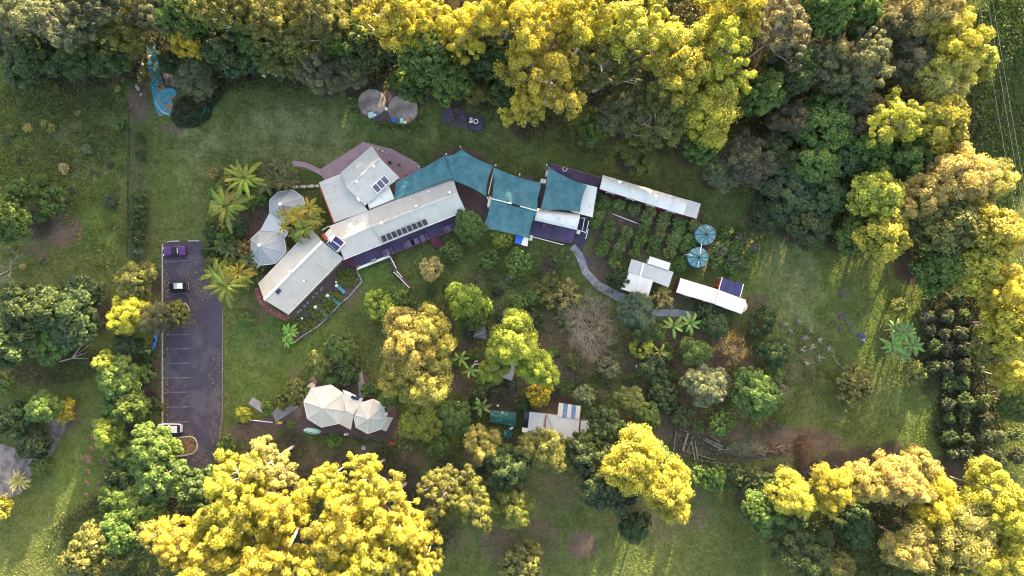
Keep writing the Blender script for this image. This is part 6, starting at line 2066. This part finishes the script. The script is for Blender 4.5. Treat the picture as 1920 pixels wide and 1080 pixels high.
pipe('thin grey irrigation line on the right lawn', [(1562, 665, .05), (1568, 678, .05), (1580, 690, .05), (1590, 700, .05)], .04, M['steel'])

# timber pile
pile = ((1268, 806, 1262, 850, .16), (1270, 803, 1290, 810, .14), (1290, 812, 1280, 845, .3), (1300, 818, 1288, 848, .18), (1297, 828, 1303, 862, .16), (1303, 826, 1308, 860, .14), (1280, 845, 1340, 862, .12), (1318, 824, 1352, 842, .2),
        (1322, 822, 1356, 838, .18), (1328, 828, 1362, 846, .16), (1332, 818, 1350, 828, .12), (1345, 844, 1372, 842, .14), (1350, 848, 1376, 846, .12), (1410, 848, 1440, 842, .12), (1405, 845, 1434, 854, .1), (1306, 862, 1360, 870, .12))
for i, (x0, y0, x1, y1, w) in enumerate(pile):
    rank = sorted(p[0] + p[2] for p in pile).index(x0 + x1)
    z = .15 + (i % 3) * .14
    o = MB().beam(P(x0, y0, z), P(x1, y1, z + .05), w * 1.3, .12).build('plank', M['timber']); tag(o, f"weathered plank in the timber pile at lower right, {ordw(rank)} from left", 'plank', 'planks in the timber pile')
sheet('slab', [(1266, 806), (1340, 822), (1440, 846), (1442, 862), (1360, 868), (1270, 856)], .0, M['soil'], 'dark bare slab under the timber pile', .3)
def brush(px, py, rx, ry, n, colr, label, h, seed, L=.5, wd=.07):
    rng = np.random.default_rng(seed); b = P(px, py)
    t = thing('brush_heap', label, 'brush heap', b)
    a = rng.uniform(0, 6.28, n); r = np.sqrt(rng.uniform(0, 1, n))
    x = np.cos(a) * r * rx * MPP; y = np.sin(a) * r * ry * MPP
    z = h * (1 - r ** 2) * rng.uniform(.3, 1, n) + .05
    me = leaf_mesh('twigs', np.stack([x, y, z], 1), rng.normal(size=(n, 3)) * .5 + [0, 0, 1], L, wd, rng, rng.uniform(.1, .9, n))
    link_copy('twigs', me, t, colr)
    for k in range(9):
        an = rng.uniform(0, 6.28); l = rng.uniform(.4, .95)
        p = Vector((b.x + math.cos(an) * l * rx * MPP, b.y + math.sin(an) * l * ry * MPP, .3)); q = Vector((b.x - math.sin(an) * .4, b.y + math.cos(an) * .4, h * .8))
        MB().tube([p, p.lerp(q, .5) + Vector((0, 0, .2)), q], [.03, .05, .04], 4).build('branch', M['bark'], t, (.25, .2, .16))
brush(1402, 842, 42, 16, 2600, (.2, .21, .16), 'grey-green heap of cut branches on the timber pile', 1.0, 61)
brush(1505, 846, 16, 32, 2200, (.16, .1, .07), 'brown brush heap with orange tips at the pile end', 1.3, 62)
brush(1455, 842, 30, 14, 900, (.17, .13, .1), 'thin brown scatter of twigs between the two heaps', .4, 63)

# person in hi-vis top bending among the bushes
def person():
    b = P(1181, 395, 1.1); b.z = 0
    t = thing('person', 'person in bright yellow-green top bending over orchard bushes', 'person', b)
    J = {'pel': (0, 0, .92), 'wst': (0, .08, 1.08), 'chs': (0, .24, 1.28), 'nck': (0, .33, 1.42), 'hd': (0, .4, 1.5), 'hd2': (0, .46, 1.58),
         'ls': (-.19, .25, 1.33), 'le': (-.3, .42, 1.12), 'lw': (-.27, .64, 1.05), 'lh': (-.25, .73, 1.03),
         'rs': (.19, .25, 1.33), 're': (.33, .42, 1.15), 'rw': (.3, .66, 1.12), 'rh': (.28, .75, 1.1),
         'lp': (-.1, 0, .88), 'lk': (-.12, .06, .48), 'la': (-.12, -.02, .08), 'lt': (-.12, .16, .04),
         'rp': (.1, 0, .88), 'rk': (.13, .1, .48), 'ra': (.14, .04, .08), 'rt': (.15, .22, .04)}
    RAD = {'pel': .15, 'wst': .14, 'chs': .16, 'nck': .06, 'hd': .085, 'hd2': .09, 'ls': .075, 'le': .052, 'lw': .036, 'lh': .042, 'rs': .075, 're': .052, 'rw': .036, 'rh': .042,
           'lp': .1, 'lk': .068, 'la': .045, 'lt': .04, 'rp': .1, 'rk': .068, 'ra': .045, 'rt': .04}
    def skin(name, keys, edges, mat, root, grow=0):
        me = bpy.data.meshes.new(name); ix = {k: i for i, k in enumerate(keys)}
        me.from_pydata([J[k] for k in keys], [(ix[a], ix[c]) for a, c in edges], [])
        me.materials.append(mat)
        o = bpy.data.objects.new(name, me); col.objects.link(o); o.parent = t
        o.modifiers.new('skin', 'SKIN'); sk = me.skin_vertices.new() if not me.skin_vertices else me.skin_vertices[0]
        for k in keys:
            r = RAD[k] + grow; me.skin_vertices[0].data[ix[k]].radius = (r, r)
            me.skin_vertices[0].data[ix[k]].use_root = (k == root)
        s = o.modifiers.new('sub', 'SUBSURF'); s.levels = s.render_levels = 2
        return o
    allk = list(J)
    ed = [('pel', 'wst'), ('wst', 'chs'), ('chs', 'nck'), ('nck', 'hd'), ('hd', 'hd2'), ('chs', 'ls'), ('ls', 'le'), ('le', 'lw'), ('lw', 'lh'), ('chs', 'rs'), ('rs', 're'), ('re', 'rw'), ('rw', 'rh'),
          ('pel', 'lp'), ('lp', 'lk'), ('lk', 'la'), ('la', 'lt'), ('pel', 'rp'), ('rp', 'rk'), ('rk', 'ra'), ('ra', 'rt')]
    skin('body', allk, ed, paint('skin', (.45, .27, .2), .6, .08), 'pel')
    skin('top', ['wst', 'chs', 'ls', 'le', 'lw', 'rs', 're', 'rw'], [('wst', 'chs'), ('chs', 'ls'), ('ls', 'le'), ('le', 'lw'), ('chs', 'rs'), ('rs', 're'), ('re', 'rw')], paint('hi_vis', (.62, .8, .06), .8, .06), 'wst', .022)
    skin('trousers', ['pel', 'lp', 'lk', 'la', 'rp', 'rk', 'ra'], [('pel', 'lp'), ('lp', 'lk'), ('lk', 'la'), ('pel', 'rp'), ('rp', 'rk'), ('rk', 'ra')], paint('dark_cloth', (.03, .03, .05), .9, .1), 'pel', .02)
    hb = b + Vector((0, .42, 1.5))
    MB().lathe(hb, [(.1, 0), (.115, .08), (.1, .15), (.05, .19)], 12).build('hair', M['rubber_black'], t, smooth=True)
    for s in (-1, 1):
        h = Vector(J['lh' if s < 0 else 'rh'])
        for k in range(5):
            f = b + h + Vector(((k - 2) * .018, .02, 0)); tip = f + Vector(((k - 2) * .008 - (s * .05 if k == (4 if s < 0 else 0) else 0) * 0, .085 - abs(k - 2) * .01, -.04))
            MB().tube([f, f.lerp(tip, .55) + Vector((0, 0, .012)), tip], [.01, .009, .007], 5).build('finger', bpy.data.materials['skin'], t, smooth=True)
person()

# power lines on the right, hung between poles beyond the frame
ends = (((1843, 0), (1908, 360)), ((1859, 0), (1919, 333)), ((1868, 0), (1930, 340)))
poles = []
for i, (a, b) in enumerate(ends):
    dx, dy = (b[0] - a[0]) / (b[1] - a[1]), 1
    A = P(a[0] + dx * -260, -260, 10.5); B = P(a[0] + dx * 1000, 1000, 10.5)
    pts = []
    for k in range(25):
        u = k / 24; p = A.lerp(B, u); p.z -= 1.2 * 4 * u * (1 - u); pts.append(p)
    o = MB().tube(pts, .017, 4).build('power_line', M['steel'], None, None, True); tag(o, 'thin pale power line over the right edge, ' + ['left', 'middle', 'right'][i] + ' of three', 'power line', 'power lines')
    poles.append((A, B))
for e, l in ((0, 'timber power pole beyond the upper right corner'), (1, 'timber power pole beyond the right edge')):
    m = poles[1][e]; t = thing('power_pole', l, 'power pole', (m.x, m.y, -.1))
    MB().tube([(m.x, m.y, -.5), (m.x, m.y, 11)], [.18, .12], 10).build('pole', M['timber'], t)
    MB().beam(poles[0][e] + Vector((-.4, 0, -.12)), poles[2][e] + Vector((.4, 0, -.12)), .12, .14).build('crossarm', M['timber'], t)

# small garden oddments
for x, y, s, a, m, l in ((1195, 687, (.45, .4), .2, 'white', 'small pale box on bare soil in the lower garden'), (859, 756, (.35, .7), -.3, 'white', 'narrow white frame box beside the compost corner'),
                         (1221, 732, (1.3, .7), -.3, 'glass', 'dark flat box among the lower garden bushes'), (959, 803, (.7, .35), .5, 'white', 'white tray beside the teal cover'),
                         (992, 838, (.8, 1.6), .1, 'steel', 'grey sheet leaning under the olive tree by the shed'), (975, 857, (.7, .6), .2, 'steel', 'pale metal tub left of the shed tree')):
    crate(x, y, s, a, M[m], l, h=.4)
t = thing('tyre_swing', 'white ring hanging beside the banana plants', 'tyre', P(893, 680)); c = P(893, 680, .3)
MB().tube([c + Vector((math.cos(a) * .33, math.sin(a) * .33, 0)) for a in np.linspace(.6, 6.0, 16)], .1, 7).build('ring', M['white'], t, smooth=True)
o = MB().lathe(P(933.5, 760, 0), [(.2, 0), (.26, .3), (.2, .5), (.05, .52)], 12).build('bucket', M['white'], None, None, True); tag(o, 'pale round bucket above the teal cover', 'bucket')
